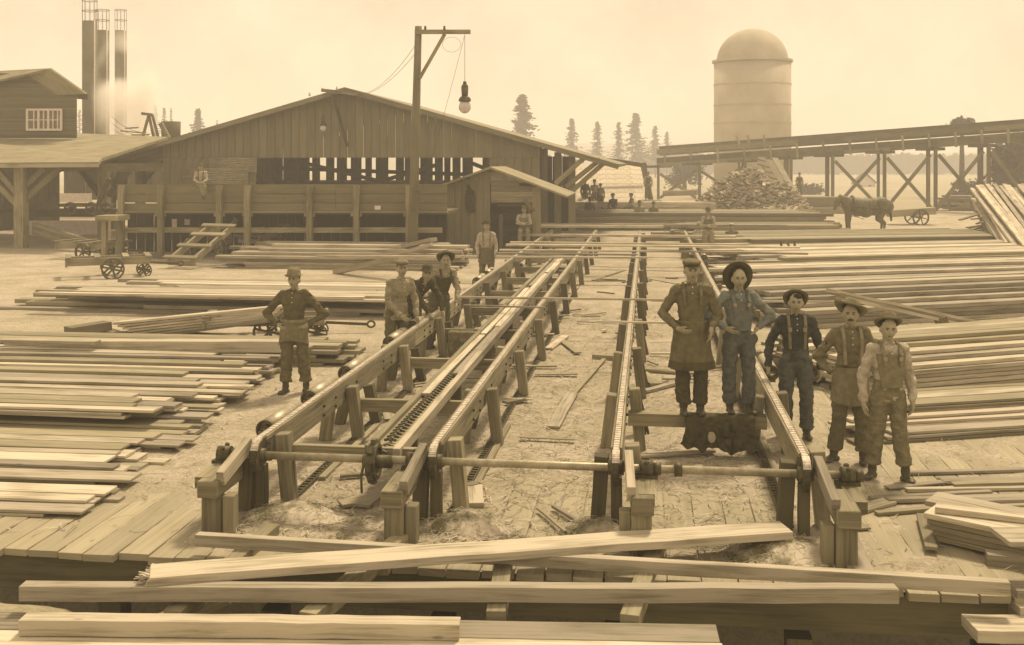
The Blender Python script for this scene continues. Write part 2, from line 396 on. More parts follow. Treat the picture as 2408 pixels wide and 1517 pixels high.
# side ground fields left of the fine sheet
# shavings strewn about
sv = MB()
def strand(p, L, w, yaw, z, curl):
    n = 3; b = len(sv.v); rn = random.random()
    for i in range(n+1):
        k = i/n; a = yaw+curl*(k-.5); q = p+Vector((math.cos(a), math.sin(a), 0))*(L*(k-.5)); h = z+math.sin(k*math.pi)*L*.12
        pr = Vector((-math.sin(a), math.cos(a), 0))*w/2
        sv.v.append(q+pr+UP*h); sv.v.append(q-pr+UP*(h+.002))
    for i in range(n): sv.face((b+2*i, b+2*i+1, b+2*i+3, b+2*i+2), None, rn)
for i in range(9000):
    if random.random() < .75: s, t = rr(-3.7, 1.4), 9.0+rr(0, 1)**1.5*16
    else: s, t = rr(-7, 5), rr(9, 19)
    L = random.choice((.06, .1, .16, .28)); strand(st(s, t), L, rr(.003, .011), rr(0, 6.3), max(0, sheight(s, t))+.003, rr(-1.5, 1.5))
tag(sv.build('wood_shavings', M_straw), 'loose curled wood shavings and splinters strewn under the sorting table', 'shavings', kind='stuff')
hl = ['fibrous heap at the left end post', 'fibrous heap at the post beside the hub wheel', 'small heap at the third end post', 'wide fibrous heap at the right end post']
for k, (hs, ht) in enumerate(HEAPS):
    sv = MB(); R0 = (.42, .36, .28, .45)[k]; H0 = (.13, .16, .10, .12)[k]
    for i in range(14):
        for j in range(28):
            r = R0*i/13; a = 2*math.pi*j/28; s = hs+r*math.cos(a)*1.2; t = ht+r*math.sin(a)*.8
            sv.v.append(st(s, t, H0*math.cos(r/R0*1.57)**1.3+noise.noise(Vector((s*9, t*9, k)))*.025+.01))
    for i in range(13):
        for j in range(28):
            j2 = (j+1) % 28; sv.face((i*28+j, (i+1)*28+j, (i+1)*28+j2, i*28+j2), [(0, 0)]*4, sm=True)
    for i in range(420):
        r = R0*math.sqrt(random.random())*1.15; a = rr(0, 6.3); s = hs+r*math.cos(a)*1.2; t = ht+r*math.sin(a)*.8
        strand(st(s, t), rr(.05, .14), rr(.003, .006), rr(0, 6.3), H0*max(0, math.cos(min(1.57, r/R0*1.57)))**1.3+rr(.0, .03), rr(-2, 2))
    tag(sv.build('sawdust_heap', M_straw), 'pale '+hl[k]+' of the table', 'heap', 'sawdust heaps at the end posts')

mb_ = MB(); n_ = 30
for i in range(n_+1):
    for j in range(n_+1):
        x = -7.2+4.6*j/n_; y = 7.95+1.25*i/n_; h = -.24-.16*max(0, x+4.6)**1.4-.35*((y-8.75)/.6)**2-.08*max(0, -(x+5.5))+.05*noise.noise(Vector((x*2, y*2, 0)))+.02*noise.noise(Vector((x*9, y*9, 0)))
        mb_.v.append(Vector((x, y, max(h, -2.19))))
for i in range(n_):
    for j in range(n_): q = i*(n_+1)+j; mb_.face((q, q+1, q+n_+2, q+n_+1), [(0, 0)]*4, sm=True)
tag(mb_.build('earth_bank', M_earth), kind='structure')
# hills far off
hm = MB(); N = 120
for i in range(N+1):
    px = -300+i*3100/N; Y0 = 520; Y1 = 800
    top = 352-16*math.exp(-((px-1640)/300)**2)+10*math.sin(px*.004)+noise.noise(Vector((px*.02, 0, 0)))*5+noise.noise(Vector((px*.12, 3, 0)))*4
    if px > 1900: top += (px-1900)*.008
    a = P(px, 400, Y0); a.z = -1; b_ = P(px, top, Y1); c_ = P(px, 400, 1100); c_.z = -1
    hm.v += [a, Vector(((a.x+b_.x)/2, (a.y+b_.y)/2, b_.z*.72)), b_, c_]
for i in range(N):
    for k in range(3): hm.face((i*4+k, i*4+4+k, i*4+5+k, i*4+1+k), None, sm=True)
tag(hm.build('hills', M_hill), kind='structure')

# ============================================================= MILL BUILDING
TM = 46.0
def boards_wall(mb, T, x0, x1, ytop, ybot, wpx=20, th=.04, rn=None):
    """vertical boards on the plane t=T between two pixel columns; ytop may be a function"""
    a = PT(x0, 380, T); b = PT(x1, 380, T); L = (b-a).length; n = max(1, round(L/(wpx*T/F)));
    for i in range(n):
        k = (i+.5)/n; px = x0+(x1-x0)*k; w = L/n-.018
        yt = ytop(px) if callable(ytop) else ytop; yb = ybot(px) if callable(ybot) else ybot
        p = PT(px, yt, T); q = PT(px, yb, T)
        mb.beam(q+U*rr(-.012, .012), p+U*rr(-.012, .012), w, th, up=U)
def roofL(px): return 208+(810-px)*(375-208)/(810-225.)
def roofR(px): return 208+(px-810)*(368-208)/(1400-810.)
def roof(px): return roofL(px) if px < 810 else roofR(px)
mill = thing('mill_building', 'long gabled sawmill shed of dark vertical boards behind the raised bin', 'building', PT(800, 600, TM))
w = MB(); boards_wall(w, TM, 383, 1270, lambda x: roof(x)+4, 371, 20); w.build('wall', M_wall, mill)
w = MB(); boards_wall(w, TM, 383, 602, 372, 470, 20); w.build('wall', M_wall, mill)
w = MB(); boards_wall(w, TM, 1150, 1270, 372, 600, 20); w.build('wall', M_wall, mill)
def slab(mb, pts, th=.08):
    mb.poly(pts, th)
DEP = 16
rid = PT(810, 205, TM-.5); el_ = PT(222, 378, TM-.5); er_ = PT(1455, 386, TM-.5)
for nm, pts in (('l', (el_, rid, rid+U*DEP, el_+U*DEP)), ('r', (rid, er_, er_+U*DEP, rid+U*DEP))):
    r_ = MB(); r_.poly(pts, .14); o = r_.build('roof', M_roof, mill)
vb = MB(); vb.beam(el_+UP*-.12-U*.03, rid+UP*-.12-U*.03, .04, .2); vb.build('verge_board', M_grey, mill)
vb = MB(); vb.beam(rid+UP*-.12-U*.03, er_+UP*-.12-U*.03, .04, .2); vb.build('verge_board', M_grey, mill)
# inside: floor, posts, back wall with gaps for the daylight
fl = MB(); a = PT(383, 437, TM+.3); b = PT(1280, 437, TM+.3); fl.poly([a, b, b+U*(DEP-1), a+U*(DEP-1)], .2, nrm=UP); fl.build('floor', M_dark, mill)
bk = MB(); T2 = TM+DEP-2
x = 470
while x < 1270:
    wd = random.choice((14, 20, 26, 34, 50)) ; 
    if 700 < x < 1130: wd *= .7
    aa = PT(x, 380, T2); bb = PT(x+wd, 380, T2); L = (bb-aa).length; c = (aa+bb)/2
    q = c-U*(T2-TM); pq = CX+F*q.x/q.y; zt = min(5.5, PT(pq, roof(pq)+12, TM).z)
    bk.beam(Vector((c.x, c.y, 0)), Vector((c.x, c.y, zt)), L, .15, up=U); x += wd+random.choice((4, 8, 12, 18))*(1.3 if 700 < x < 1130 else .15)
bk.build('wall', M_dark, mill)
low_shade = MB(); aa = PT(383, 440, TM+5); bb = PT(1340, 440, TM+5); low_shade.poly([Vector((aa.x, aa.y, -.3)), Vector((bb.x, bb.y, -.3)), bb, aa], .2); low_shade.build('wall', M_black, mill)  # near-black sheet painted in place of the shade below the mill floor
for px in (640, 700, 742, 800, 838, 905, 960, 1010, 1052, 1105, 1280, 1312, 1345):
    T3 = TM+rr(2, 14) if px < 1270 else TM+.4
    p = MB(); q = PT(px, 380, T3); p.beam(Vector((q.x, q.y, -.2 if px > 1270 else 2.2)), Vector((q.x, q.y, 4.6 if px < 1270 else PT(px, roof(px)+14, T3).z)), .28, .28, up=U); p.build('post', M_trest, mill)
for (x0, y0, x1, y1) in ((640, 395, 1150, 412), (700, 380, 900, 428), (900, 425, 1040, 384), (1100, 380, 1150, 400)):
    p = MB(); p.beam(PT(x0, y0, TM+9), PT(x1, y1, TM+9), .12, .2); p.build('brace', M_trest, mill)
for (x0, y0, x1, y1) in ((1306, 432, 1378, 368), (1330, 440, 1412, 375), (1342, 452, 1424, 380)):
    p = MB(); p.beam(PT(x0, y0, TM-.3), PT(x1, y1, TM-.3), .14, .2); p.build('brace', M_grey if x0 < 1320 else M_trest, mill)
w = MB(); boards_wall(w, TM+12, 1276, 1345, 368, 600, 26); w.build('wall', M_dark, mill)
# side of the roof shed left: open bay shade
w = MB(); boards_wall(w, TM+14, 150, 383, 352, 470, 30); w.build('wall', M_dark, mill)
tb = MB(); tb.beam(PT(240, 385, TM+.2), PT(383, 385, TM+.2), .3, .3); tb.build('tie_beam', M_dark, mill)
for px in (262, 330):
    p = MB(); q = PT(px, 380, TM+3); p.beam(Vector((q.x, q.y, -.3)), Vector((q.x, q.y, 3.6)), .35, .35, up=U); p.build('post', M_trest, mill)
    p = MB(); p.beam(PT(px, 440, TM+3), PT(px+40, 385, TM+3), .2, .2); p.build('brace', M_trest, mill)
# corrugated sheets on the wall
def corr(x0, x1, y0, y1, T, label):
    m = MB(); a = PT(x0, y0, T); b = PT(x1, y0, T); z1 = PT(x0, y1, T).z; H = a.z-z1; n = int(H/.075)*6
    for i in range(n+1):
        z = a.z-H*i/n; o = U*(.022*math.sin(i/6*2*math.pi)*1.5)
        m.v += [Vector((a.x, a.y, z))+o, Vector((b.x, b.y, z))+o]
    for i in range(n): m.face((2*i, 2*i+1, 2*i+3, 2*i+2), None, .5, 0, True)
    o = m.build('corrugated_sheet', M_corr); md = o.modifiers.new('t', 'SOLIDIFY'); md.thickness = .006
    tag(o, label, 'metal sheet', 'corrugated sheets on the mill wall')
corr(492, 604, 371, 405, TM-.16, 'upper corrugated metal sheet nailed over the mill wall')
corr(428, 584, 395, 432, TM-.26, 'lower longer corrugated metal sheet behind the man seated on the bin')
# ridge bracket and its lamp
br = thing('lamp_bracket', 'timber bracket with insulators at the peak of the mill gable', 'bracket', PT(790, 215, TM-.6))
m = MB(); m.beam(PT(757, 212, TM-.7), PT(842, 222, TM-.7), .14, .14); m.build('crossarm', M_frame, br)
m = MB(); m.beam(PT(782, 222, TM-.6), PT(817, 345, TM-.15), .1, .12, up=U); m.build('strut', M_dark, br)
for px, py in ((728, 226), (757, 215), (792, 212)):
    m = MB(); q = PT(px, py, TM-.7); m.cyl(q, q+UP*.16, .05, .035, 8); m.build('insulator', M_white, br)
def lamp(top, L, sc, label, group=None):
    t = thing('arc_lamp', label, 'lamp', top-UP*(L+.8*sc))
    m = MB(); m.tube([top, top-UP*L], .008, 5); m.build('cord', M_metal, t)
    z = top-UP*L; m = MB()
    for (a, b, ra, rb) in ((0, .12, .05, .07), (.12, .2, .10, .12), (.2, .5, .12, .10), (.5, .58, .14, .20), (.58, .66, .20, .2)):
        m.cyl(z-UP*a*sc, z-UP*b*sc, ra*sc, rb*sc, 14)
    m.build('lamp_housing', M_metal, t)
    m = MB(); m.ell(z-UP*.83*sc, .2*sc, .2*sc, .22*sc, nu=20, nv=14); o = m.build('globe', M_glass, t)
    md = o.modifiers.new('shell', 'SOLIDIFY'); md.thickness = .006
    m = MB(); m.cyl(z-UP*.66*sc, z-UP*.9*sc, .02*sc, .02*sc, 8); m.build('carbon_rod', M_metal, t)
lamp(PT(760, 220, TM-.7), .9, .72, 'small arc lamp with glass globe hanging from the mill gable peak')
# ============================================================= RAISED BIN / PLATFORM
TP = 34.6
bn = thing('timber_bin', 'raised plank bin wall on heavy posts in front of the mill', 'platform', PT(650, 620, TP))
for k, (y0, y1) in enumerate(((433, 456), (456.6, 477), (477.6, 497))):
    m = MB()
    xs = [276, 520, 790, 1052]
    for j in range(3): m.beam(PT(xs[j]+.5, (y0+y1)/2, TP+.1), PT(xs[j+1]-.5, (y0+y1)/2, TP+.1), .05, (y1-y0)*.98*TP/F, seg=4, jit=.004)
    m.build('side_plank', M_wall, bn)
m = MB(); m.poly([PT(276, 497, TP+.15), PT(1052, 497, TP+.15), PT(1052, 497, TP+.15)+U*2.5, PT(276, 497, TP+.15)+U*2.5], .1, nrm=UP); m.build('floor', M_dark, bn)
m = MB(); boards_wall(m, TP+2.6, 300, 1050, 500, 600, 22); m.build('shade_backing', M_black, bn)  # near-black boards added to darken the space under the bin
m = MB(); m.beam(PT(276, 498.5, TP+.04), PT(1052, 498.5, TP+.04), .12, .05); m.build('ledge', M_grey, bn)
m = MB(); m.beam(PT(290, 541, TP+.05), PT(1040, 541, TP+.05), .08, .17, seg=6, jit=.005); m.build('rail', M_frame, bn)
for px in (285, 378, 516, 582, 728, 838, 962):
    m = MB(); q = PT(px, 436, TP-.08); m.beam(Vector((q.x, q.y, -.05)), q, .19, .17, up=U, seg=2, jit=.004)
    o = m.build('post', M_frame, bn)
    m = MB(); q = PT(px, 497, TP+.04); m.beam(q-V*.18-UP*.1, q+V*.18-UP*.1, .06, .14); m.build('bracket', M_grey, o)
    m = MB(); q = PT(px, 500, TP+2.4); m.beam(Vector((q.x, q.y, -.05)), q, .2, .2, up=U); m.build('rear_post', M_dark, bn)
# white notices
m = MB(); m.beam(PT(881, 488.5, TP+.02), PT(895, 488.5, TP+.02), .02, .13); tag(m.build('notice', M_white), 'small white paper square pinned on the bin planks', 'notice')
m = MB(); m.beam(PT(410, 552, TP+.6)+UP*.15, PT(410, 515, TP+.6), .17, .02, up=U); tag(m.build('notice', M_white), 'narrow white board hung under the bin near its second post', 'notice')
m = MB(); m.beam(PT(434, 522, TP+1.2), PT(446, 522, TP+1.2), .02, .2); tag(m.build('notice', M_white), 'pale square panel in the shade under the bin', 'notice')
# work table left of the bin
tb = thing('work_bench', 'small heavy timber bench standing left of the bin', 'bench', PT(262, 600, TP-1))
m = MB(); m.beam(PT(238, 512, TP-1), PT(292, 512, TP-1), .8, .17); m.build('top', M_frame, tb)
for px in (246, 280):
    m = MB(); q = PT(px, 516, TP-1); m.beam(Vector((q.x, q.y, 0)), q, .16, .16, up=U); m.build('leg', M_frame, tb)
# ============================================================= SMALL SHED
TS = 38.0
sh = thing('small_shed', 'small lean shed of vertical boards beside the lamp pole', 'shed', PT(1150, 600, TS))
def shroof(x): return 396+(1155-x)*.36 if x < 1155 else 396+(x-1155)*.378
m = MB(); boards_wall(m, TS, 1053, 1153, lambda x: shroof(x)+3, 604, 17, th=.05); m.build('wall', M_wall, sh)
m = MB()
for k in range(5):
    y0 = 412+k*13; x1 = 1155+(y0-400)/.378
    m.beam(PT(1155, y0+6, TS), PT(min(1268, max(1190, x1)), y0+6, TS), .05, 12.4*TS/F)
m.beam(PT(1155, 408, TS), PT(1180, 408, TS), .05, .1)
m.build('wall', M_grey, sh)
m = MB(); q = PT(1262, 440, TS); m.beam(Vector((q.x, q.y, 0)), q, .28, .16, up=U); m.build('post', M_grey, sh)
m = MB(); m.beam(PT(1232, 470, TS-.05), PT(1258, 497, TS-.05), .06, .12); m.build('brace', M_grey, sh)
a = PT(1054, 430, TS); b = PT(1054, 604, TS); m = MB(); m.poly([b, b+U*3.5, a+U*3.5, a], .05); m.build('wall', M_sid, sh)
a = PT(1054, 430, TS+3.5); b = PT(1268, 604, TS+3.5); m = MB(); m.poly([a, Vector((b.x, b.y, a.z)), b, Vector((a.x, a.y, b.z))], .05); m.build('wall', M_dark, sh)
pk = PT(1152, 392, TS-.45); lf = PT(1037, 434, TS-.45); rt = PT(1335, 461, TS-.45)
m = MB(); m.poly([lf, pk, pk+U*4.2, lf+U*4.2], .07); m.build('roof', M_roof, sh)
m = MB(); m.poly([pk, rt, rt+U*4.2, pk+U*4.2], .07); m.build('roof', M_roof, sh)
# things in the doorway
m = MB(); m.beam(PT(1172, 482, TS+1), PT(1235, 482, TS+1), .5, .06); m.beam(PT(1178, 505, TS+1), PT(1178, 590, TS+1), .08, .5, up=U); tag(m.build('work_shelf', M_grey), 'pale shelf in the dark doorway of the small shed', 'shelf')
# coat hung on the shed
m = MB(); q = PT(1105, 470, TS-.08)
for k in range(7): m.ell(q+V*rr(-.06, .06)+UP*(.42-k*.13)-U*.02, .06+.022*min(k, 4), .07, .12)
m.ell(q-V*.12, .06, .06, .36); m.ell(q+V*.13, .06, .06, .34)
tag(obj_from(voxel(m, .025, amp=.03, freq=7, stretch=(2, 2, .4)), 'coat', cloth(.05)), 'dark coat hanging on the wall boards of the small shed', 'coat')
# ============================================================= POLE WITH LAMP
pl = thing('lamp_pole', 'tall wooden lamp pole with cross arm rising before the mill', 'pole', PT(970, 598, 36.5))
m = MB(); TQ = 33.8
a = PT(969, 602, TQ); a.z = 0; b = PT(984, 62, TQ); m.cyl(a, b, .17, .11, 12); m.build('pole_shaft', M_grey, pl)
m = MB(); m.beam(PT(976, 75, TQ-.12), PT(1106, 75, TQ-.12), .12, .13); m.build('crossarm', M_frame, pl)
m = MB(); m.beam(PT(987, 184, TQ-.1), PT(1046, 80, TQ-.1), .07, .1); m.build('brace', M_frame, pl)
m = MB(); q = PT(980, 458, TQ-.2); m.box(q, .22, .12, .4); m.box(PT(972, 500, TQ-.2), .1, .08, .3); m.build('switch_box', M_dark, pl)
for px in (1000, 1045):
    m = MB(); q = PT(px, 70, TQ-.12); m.cyl(q, q+UP*.12, .04, .03, 8); m.build('insulator', M_metal, pl)
lamp(PT(1093, 79, TQ-.12), 1.5, .96, 'large arc lamp with glass globe hanging from the pole crossarm')
def wire(a, b, sag, label, r=.007):
    pts = [a.lerp(b, i/12)-UP*(sag*4*(i/12)*(1-i/12)) for i in range(13)]
    m = MB(); m.tube(pts, r, 4); tag(m.build('wire', M_metal), label, 'wire')
wire(PT(981, 100, TQ-.2), PT(842, 222, TM-.7), .4, 'thin upper wire from the pole top to the mill gable bracket')
wire(PT(981, 120, TQ-.2), PT(792, 212, TM-.7), .7, 'thin lower sagging wire from the pole to the mill gable bracket')
wire(PT(1092, 85, TQ-.12), PT(985, 470, TQ-.3), .15, 'thin halyard running from the crossarm end down to the pole switch box')
m = MB(); pts = [PT(1062+22*math.cos(k/12*6.28), 105+18*math.sin(k/12*6.28), TQ-.15) for k in range(13)]; m.tube(pts, .006, 4); tag(m.build('wire', M_metal), 'loop of slack wire hanging below the pole crossarm', 'wire')
for (x0, y0, x1, y1, l) in ((258, 268, 345, 312, 'first'), (258, 285, 350, 318, 'second'), (262, 300, 352, 322, 'third')):
    wire(P(x0, y0, 72), P(x1, y1, 55), .3, l+' guy wire from the smoke stacks to the mill roof, counted from the top', .015)
# ============================================================= LEFT BUILDING
TB = 38.5
lb = thing('boiler_house', 'long low shed at left with wide eave, posts and an upper storey', 'building', PT(60, 600, TB))
e0 = PT(-250, 384, TB-1); e1 = PT(232, 381, TB-1); t0 = PT(-250, 296, TB+12); t1 = PT(395, 322, TB+8.5)
m = MB(); m.poly([e0, e1, PT(240, 372, TB+1), t1, t0], .12); m.build('roof', M_roof, lb)
m = MB(); m.beam(e0-UP*.12, e1-UP*.12, .08, .14); m.build('eave_board', M_fresh, lb)
m = MB(); m.beam(PT(-250, 396, TB), PT(385, 393, TB), .2, .3); m.build('tie_beam', M_dark, lb)
for px, T_ in ((50, TB-.2), (245, TB+3.5), (-90, TB)):
    m = MB(); q = PT(px, 388, T_); m.beam(Vector((q.x, q.y, 0)), q, .38, .38, up=U); m.build('post', M_frame, lb)
for (x0, y0, x1, y1) in ((60, 470, 145, 392), (40, 455, -10, 395), (60, 440, 105, 395), (40, 480, -40, 400)):
    m = MB(); m.beam(PT(x0, y0, TB-.1), PT(x1, y1, TB-.1), .15, .2); m.build('brace', M_grey, lb)
for (x0, y0, x1, y1) in ((255, 460, 305, 400), (235, 460, 190, 400)):
    m = MB(); m.beam(PT(x0, y0, TB+3.4), PT(x1, y1, TB+3.4), .15, .2); m.build('brace', M_dark, lb)
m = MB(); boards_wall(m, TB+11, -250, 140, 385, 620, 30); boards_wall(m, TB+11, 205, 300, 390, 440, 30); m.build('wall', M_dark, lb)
m = MB(); m.beam(PT(-250, 500, TB+2), PT(300, 500, TB+2), .8, .3); m.build('floor_beam', M_dark, lb)
# white far things under the roof
m = MB(); m.beam(PT(140, 465, TB+20), PT(215, 465, TB+20), .1, .5); tag(m.build('pale_wall', M_white), 'pale painted wall glimpsed through the open bay of the left shed', 'wall')
m = MB(); m.beam(PT(60, 535, TB+6), PT(250, 535, TB+6), .1, .6); tag(m.build('pale_wall', M_white), 'low pale wall behind the tilted boards under the left shed', 'wall')
# machinery silhouettes
mc = thing('mill_machine', 'dark iron carriage machine in the open bay of the left shed', 'machine', PT(200, 500, TB+1))
m = MB(); m.beam(PT(150, 482, TB+1), PT(262, 482, TB+1), .8, .12); m.build('bed', M_metal, mc)
for px in (165, 215, 250):
    m = MB(); q = PT(px, 490, TB+.6); m.ring(q, U, .18, .24, .08, 18); m.cyl(q-U*.2, q+U*.2, .05, n=8); m.build('wheel', M_metal, mc)
m = MB(); m.beam(PT(232, 478, TB+1), PT(258, 420, TB+1), .12, .14); m.build('lever', M_metal, mc)
# upper storey
TU = 45.5
up = MB()
def uroof(x): return 164+(120-x)*.12 if x < 120 else 164+(x-120)*.62
x0, x1 = -60, 180; 
a = PT(x0, 380, TU); b = PT(x1, 380, TU)
n = 34
for k in range(n):
    y0 = 172+k*4.3; xr = 180 if y0 > 205 else 120+(y0-166)/.62*.98
    xl = x0
    up.beam(PT(xl, y0+2, TU)+U*rr(0, .01), PT(xr, y0+2, TU)+U*rr(0, .01), .03, 4.0*TU/F)
up.build('siding', M_sid, lb)
DB = Vector((-6.5, 3.2, 0)); m = MB(); m.poly([PT(-60, 212, TU+.06), PT(-60, 325, TU+.06), PT(180, 325, TU+.06), PT(180, 204, TU+.06), PT(121, 168, TU+.06)], .04); m.build('gap_backing', M_sid, lb)  # backing added to stop light showing through the siding gaps
pk = PT(121, 160, TU-.5); rt = PT(205, 219, TU-.5); m = MB(); m.poly([pk, rt, rt+DB, pk+DB], .1); m.build('roof', M_grey, lb)
m = MB(); lf = PT(-60, 201, TU-.5); m.poly([lf, pk, pk+DB, lf+DB], .1); m.build('roof', M_roof, lb)
wf = MB(); 
for (x0, y0, x1, y1) in ((62, 258, 146, 258), (62, 305, 146, 305)): wf.beam(PT(x0, y0, TU-.1), PT(x1, y1, TU-.1), .08, .09)
for px in (64, 80, 91, 103, 114, 125, 136, 144): wf.beam(PT(px, 258, TU-.09), PT(px, 305, TU-.09), .05 if px not in (64, 91, 114, 144) else .1, .06, up=U)
for py in (282,): wf.beam(PT(64, py, TU-.085), PT(144, py, TU-.085), .03, .04)
fo = wf.build('window_frame', M_white, lb)
m = MB(); m.beam(PT(63, 281, TU-.06), PT(145, 281, TU-.06), .02, .85); m.build('pane', M_pane, fo)
m = MB(); m.beam(PT(180, 226, TU+1), PT(206, 228, TU+1), .1, .25); m.build('outrigger', M_dark, lb)
# chimneys
for k, (px, wpx, yt, Y, l) in enumerate(((211, 34, 40, 74, 'nearest tall iron smoke stack, leftmost, with a wire spark cage'), (241, 31, 62, 80, 'middle tall iron smoke stack with a wire spark cage'), (284, 27, 62, 92, 'far thin iron smoke stack on the right of the three, half lost in steam'))):
    t = thing('smoke_stack', l, 'chimney', P(px, 330, Y), 0, 'smoke stacks')
    r = wpx/2*Y/F; m = MB(); a = P(px, 330, Y); b = P(px, yt+10, Y); m.cyl(a, b, r, r, 24); m.build('shaft', M_chim, t)
    m = MB(); ytop = yt-38
    for q in range(10):
        an = q/10*6.28; o = Vector((math.cos(an)*r, math.sin(an)*r, 0)); m.tube([b+o, P(px, ytop, Y)+o], .014, 4)
    for yy in (ytop, yt-14): m.ring(P(px, yy, Y), UP, r*.97, r*1.04, .04, 20)
    m.build('spark_cage', M_chim, t)
    m = MB(); m.tube([P(px+wpx/2-1, yt+10, Y)-Vector((0, r*.7, 0)), P(px+wpx/2-1, 320, Y)-Vector((0, r*.7, 0))], .045, 6); m.build('pipe', M_white, t)
# steam drifting off the stacks
sm = bpy.data.materials.new('steam'); sm.use_nodes = True; tt = sm.node_tree; tt.nodes.clear()
oo = tt.nodes.new('ShaderNodeOutputMaterial'); pv = tt.nodes.new('ShaderNodeVolumePrincipled'); pv.inputs['Color'].default_value = (1, .98, .95, 1); pv.inputs['Anisotropy'].default_value = .1
tcx = tt.nodes.new('ShaderNodeTexCoord'); nn = tt.nodes.new('ShaderNodeTexNoise'); nn.inputs['Scale'].default_value = .22; nn.inputs['Detail'].default_value = 3
tt.links.new(tcx.outputs['Object'], nn.inputs['Vector']); ml = tt.nodes.new('ShaderNodeMapRange'); ml.inputs[1].default_value = .40; ml.inputs[2].default_value = .62; ml.inputs[3].default_value = 0; ml.inputs[4].default_value = 1.8
tt.links.new(nn.outputs[0], ml.inputs[0])
ln = tt.nodes.new('ShaderNodeVectorMath'); ln.operation = 'LENGTH'
gm = tt.nodes.new('ShaderNodeMapping'); gm.inputs['Location'].default_value = (-1, -1, -1); gm.inputs['Scale'].default_value = (2, 2, 2)
tt.links.new(tcx.outputs['Generated'], gm.inputs[0]); tt.links.new(gm.outputs[0], ln.inputs[0])
fr = tt.nodes.new('ShaderNodeMapRange'); fr.inputs[1].default_value = .5; fr.inputs[2].default_value = 1; fr.inputs[3].default_value = 1; fr.inputs[4].default_value = 0; tt.links.new(ln.outputs['Value'], fr.inputs[0])
m5 = tt.nodes.new('ShaderNodeMath'); m5.operation = 'MULTIPLY'; tt.links.new(ml.outputs[0], m5.inputs[0]); tt.links.new(fr.outputs[0], m5.inputs[1])
tt.links.new(m5.outputs[0], pv.inputs['Density']); tt.links.new(pv.outputs[0], oo.inputs['Volume'])
m = MB(); m.ell(P(300, 225, 70), 2.3, 2.2, 4.6, nu=20, nv=14); tag(m.build('steam', sm), 'pale steam drifting past the middle and far smoke stacks', 'steam', kind='stuff')
# odd gear on the left roof: frame, chute and tank
t = thing('roof_tank', 'grey iron tank standing on the mill roof among the treetops', 'tank', P(402, 325, 56))
m = MB(); m.cyl(P(402, 330, 57), P(402, 286, 57), .48, .5, 16); m.build('tank_body', M_chim, t)
m = MB(); m.beam(P(378, 290, 56), P(396, 325, 56), .32, .2); m.build('chute', M_grey, t)
t = thing('roof_frame', 'small timber frame with insulators on the mill roof left of the tank', 'frame', P(342, 322, 56))
for (x0, y0, x1, y1) in ((350, 270, 335, 325), (350, 270, 362, 325), (358, 270, 372, 322)):
    m = MB(); m.beam(P(x0, y0, 56), P(x1, y1, 56), .12, .12); m.build('leg', M_frame, t)
m = MB(); m.beam(P(333, 267, 56), P(358, 270, 56), .14, .14); m.build('crossarm', M_frame, t)
for (x0, y0, x1, y1, l) in ((284, 308, 340, 313, 'left'), (296, 302, 325, 300, 'short upper'), (310, 318, 352, 316, 'lower')):
    m = MB(); m.beam(P(x0, y0, 54), P(x1, y1, 54), .2, .06); tag(m.build('roof_board', M_grey), l+' loose board lying on the roof below the smoke stacks', 'board')
# ============================================================= BURNER, TRESTLE
t = thing('refuse_burner', 'tall round domed wood refuse burner rising hazily behind the trestle', 'burner', P(1769, 420, 110))
Yb = 110; r = 89*Yb/F
m = MB(); c0 = P(1769, 430, Yb); c0.z = -.4; c1 = P(1769, 146, Yb); m.cyl(c0, c1, r, r, 48); m.build('shell', M_burn, t)
m = MB(); nv = 14
for j in range(nv+1):
    ph = j/nv*math.pi/2
    for i in range(48): m.v.append(c1+Vector((math.cos(i/48*6.2832)*r*.93*math.cos(ph), math.sin(i/48*6.2832)*r*.93*math.cos(ph), r*.88*math.sin(ph))))
for j in range(nv):
    for i in range(48): a = j*48; k = (i+1) % 48; m.face((a+i, a+k, a+48+k, a+48+i), None, .5, 0, True)
m.build('dome', M_burn, t)
for py in (145, 200, 248, 290):
    m = MB(); m.ring(P(1769, py, Yb), UP, r*.99, r*(1.05 if py == 145 else 1.012), .22 if py == 145 else .12, 48); m.build('band', M_burn, t)
tr = thing('conveyor_trestle', 'long timber trestle carrying the refuse conveyor to the right', 'trestle', P(1800, 480, 80))
def TR(px, py):                                        # the trestle runs nearer as it goes right
    k = (px-1540)/(2500-1540); Y = 1/((1-k)/92+k/66); return P(px, py, Y)
def ttop(x): return 352+(1540-x)*.071
def tbot(x): return 398+(1540-x)*.064
for (o1, hh, Tm, nm) in ((0, 12, M_trest, 'trough_side'), (20, 14, M_dark, 'trough_side'), (33, 9, M_trest, 'stringer')):
    m = MB(); xs = list(range(1545, 2560, 110))
    for i in range(len(xs)-1):
        a = TR(xs[i], ttop(xs[i])+o1+hh/2); b = TR(xs[i+1]-.6, ttop(xs[i+1])+o1+hh/2)
        if nm == 'trough_side' and o1: a.y += .1; b.y += .1
        m.beam(a, b, .08, hh*a.y/F*.97)
    m.build(nm, Tm, tr)
m = MB(); a = TR(1545, 380); b = TR(2480, 380); az_ = TR(1545, ttop(1545)+24).z; bz_ = TR(2480, ttop(2480)+24).z
m.poly([Vector((a.x, a.y+.2, az_)), Vector((b.x, b.y+.2, bz_)), Vector((b.x+.5, b.y+2.0, bz_)), Vector((a.x+.5, a.y+2.0, az_))], .15, nrm=UP); m.build('trough_floor', M_dark, tr)
m = MB(); m.beam(TR(1545, ttop(1545)+3)+Vector((.5, 2, 0)), TR(2500, ttop(2500)+3)+Vector((.5, 2, 0)), .1, .8); m.build('trough_side', M_dark, tr)
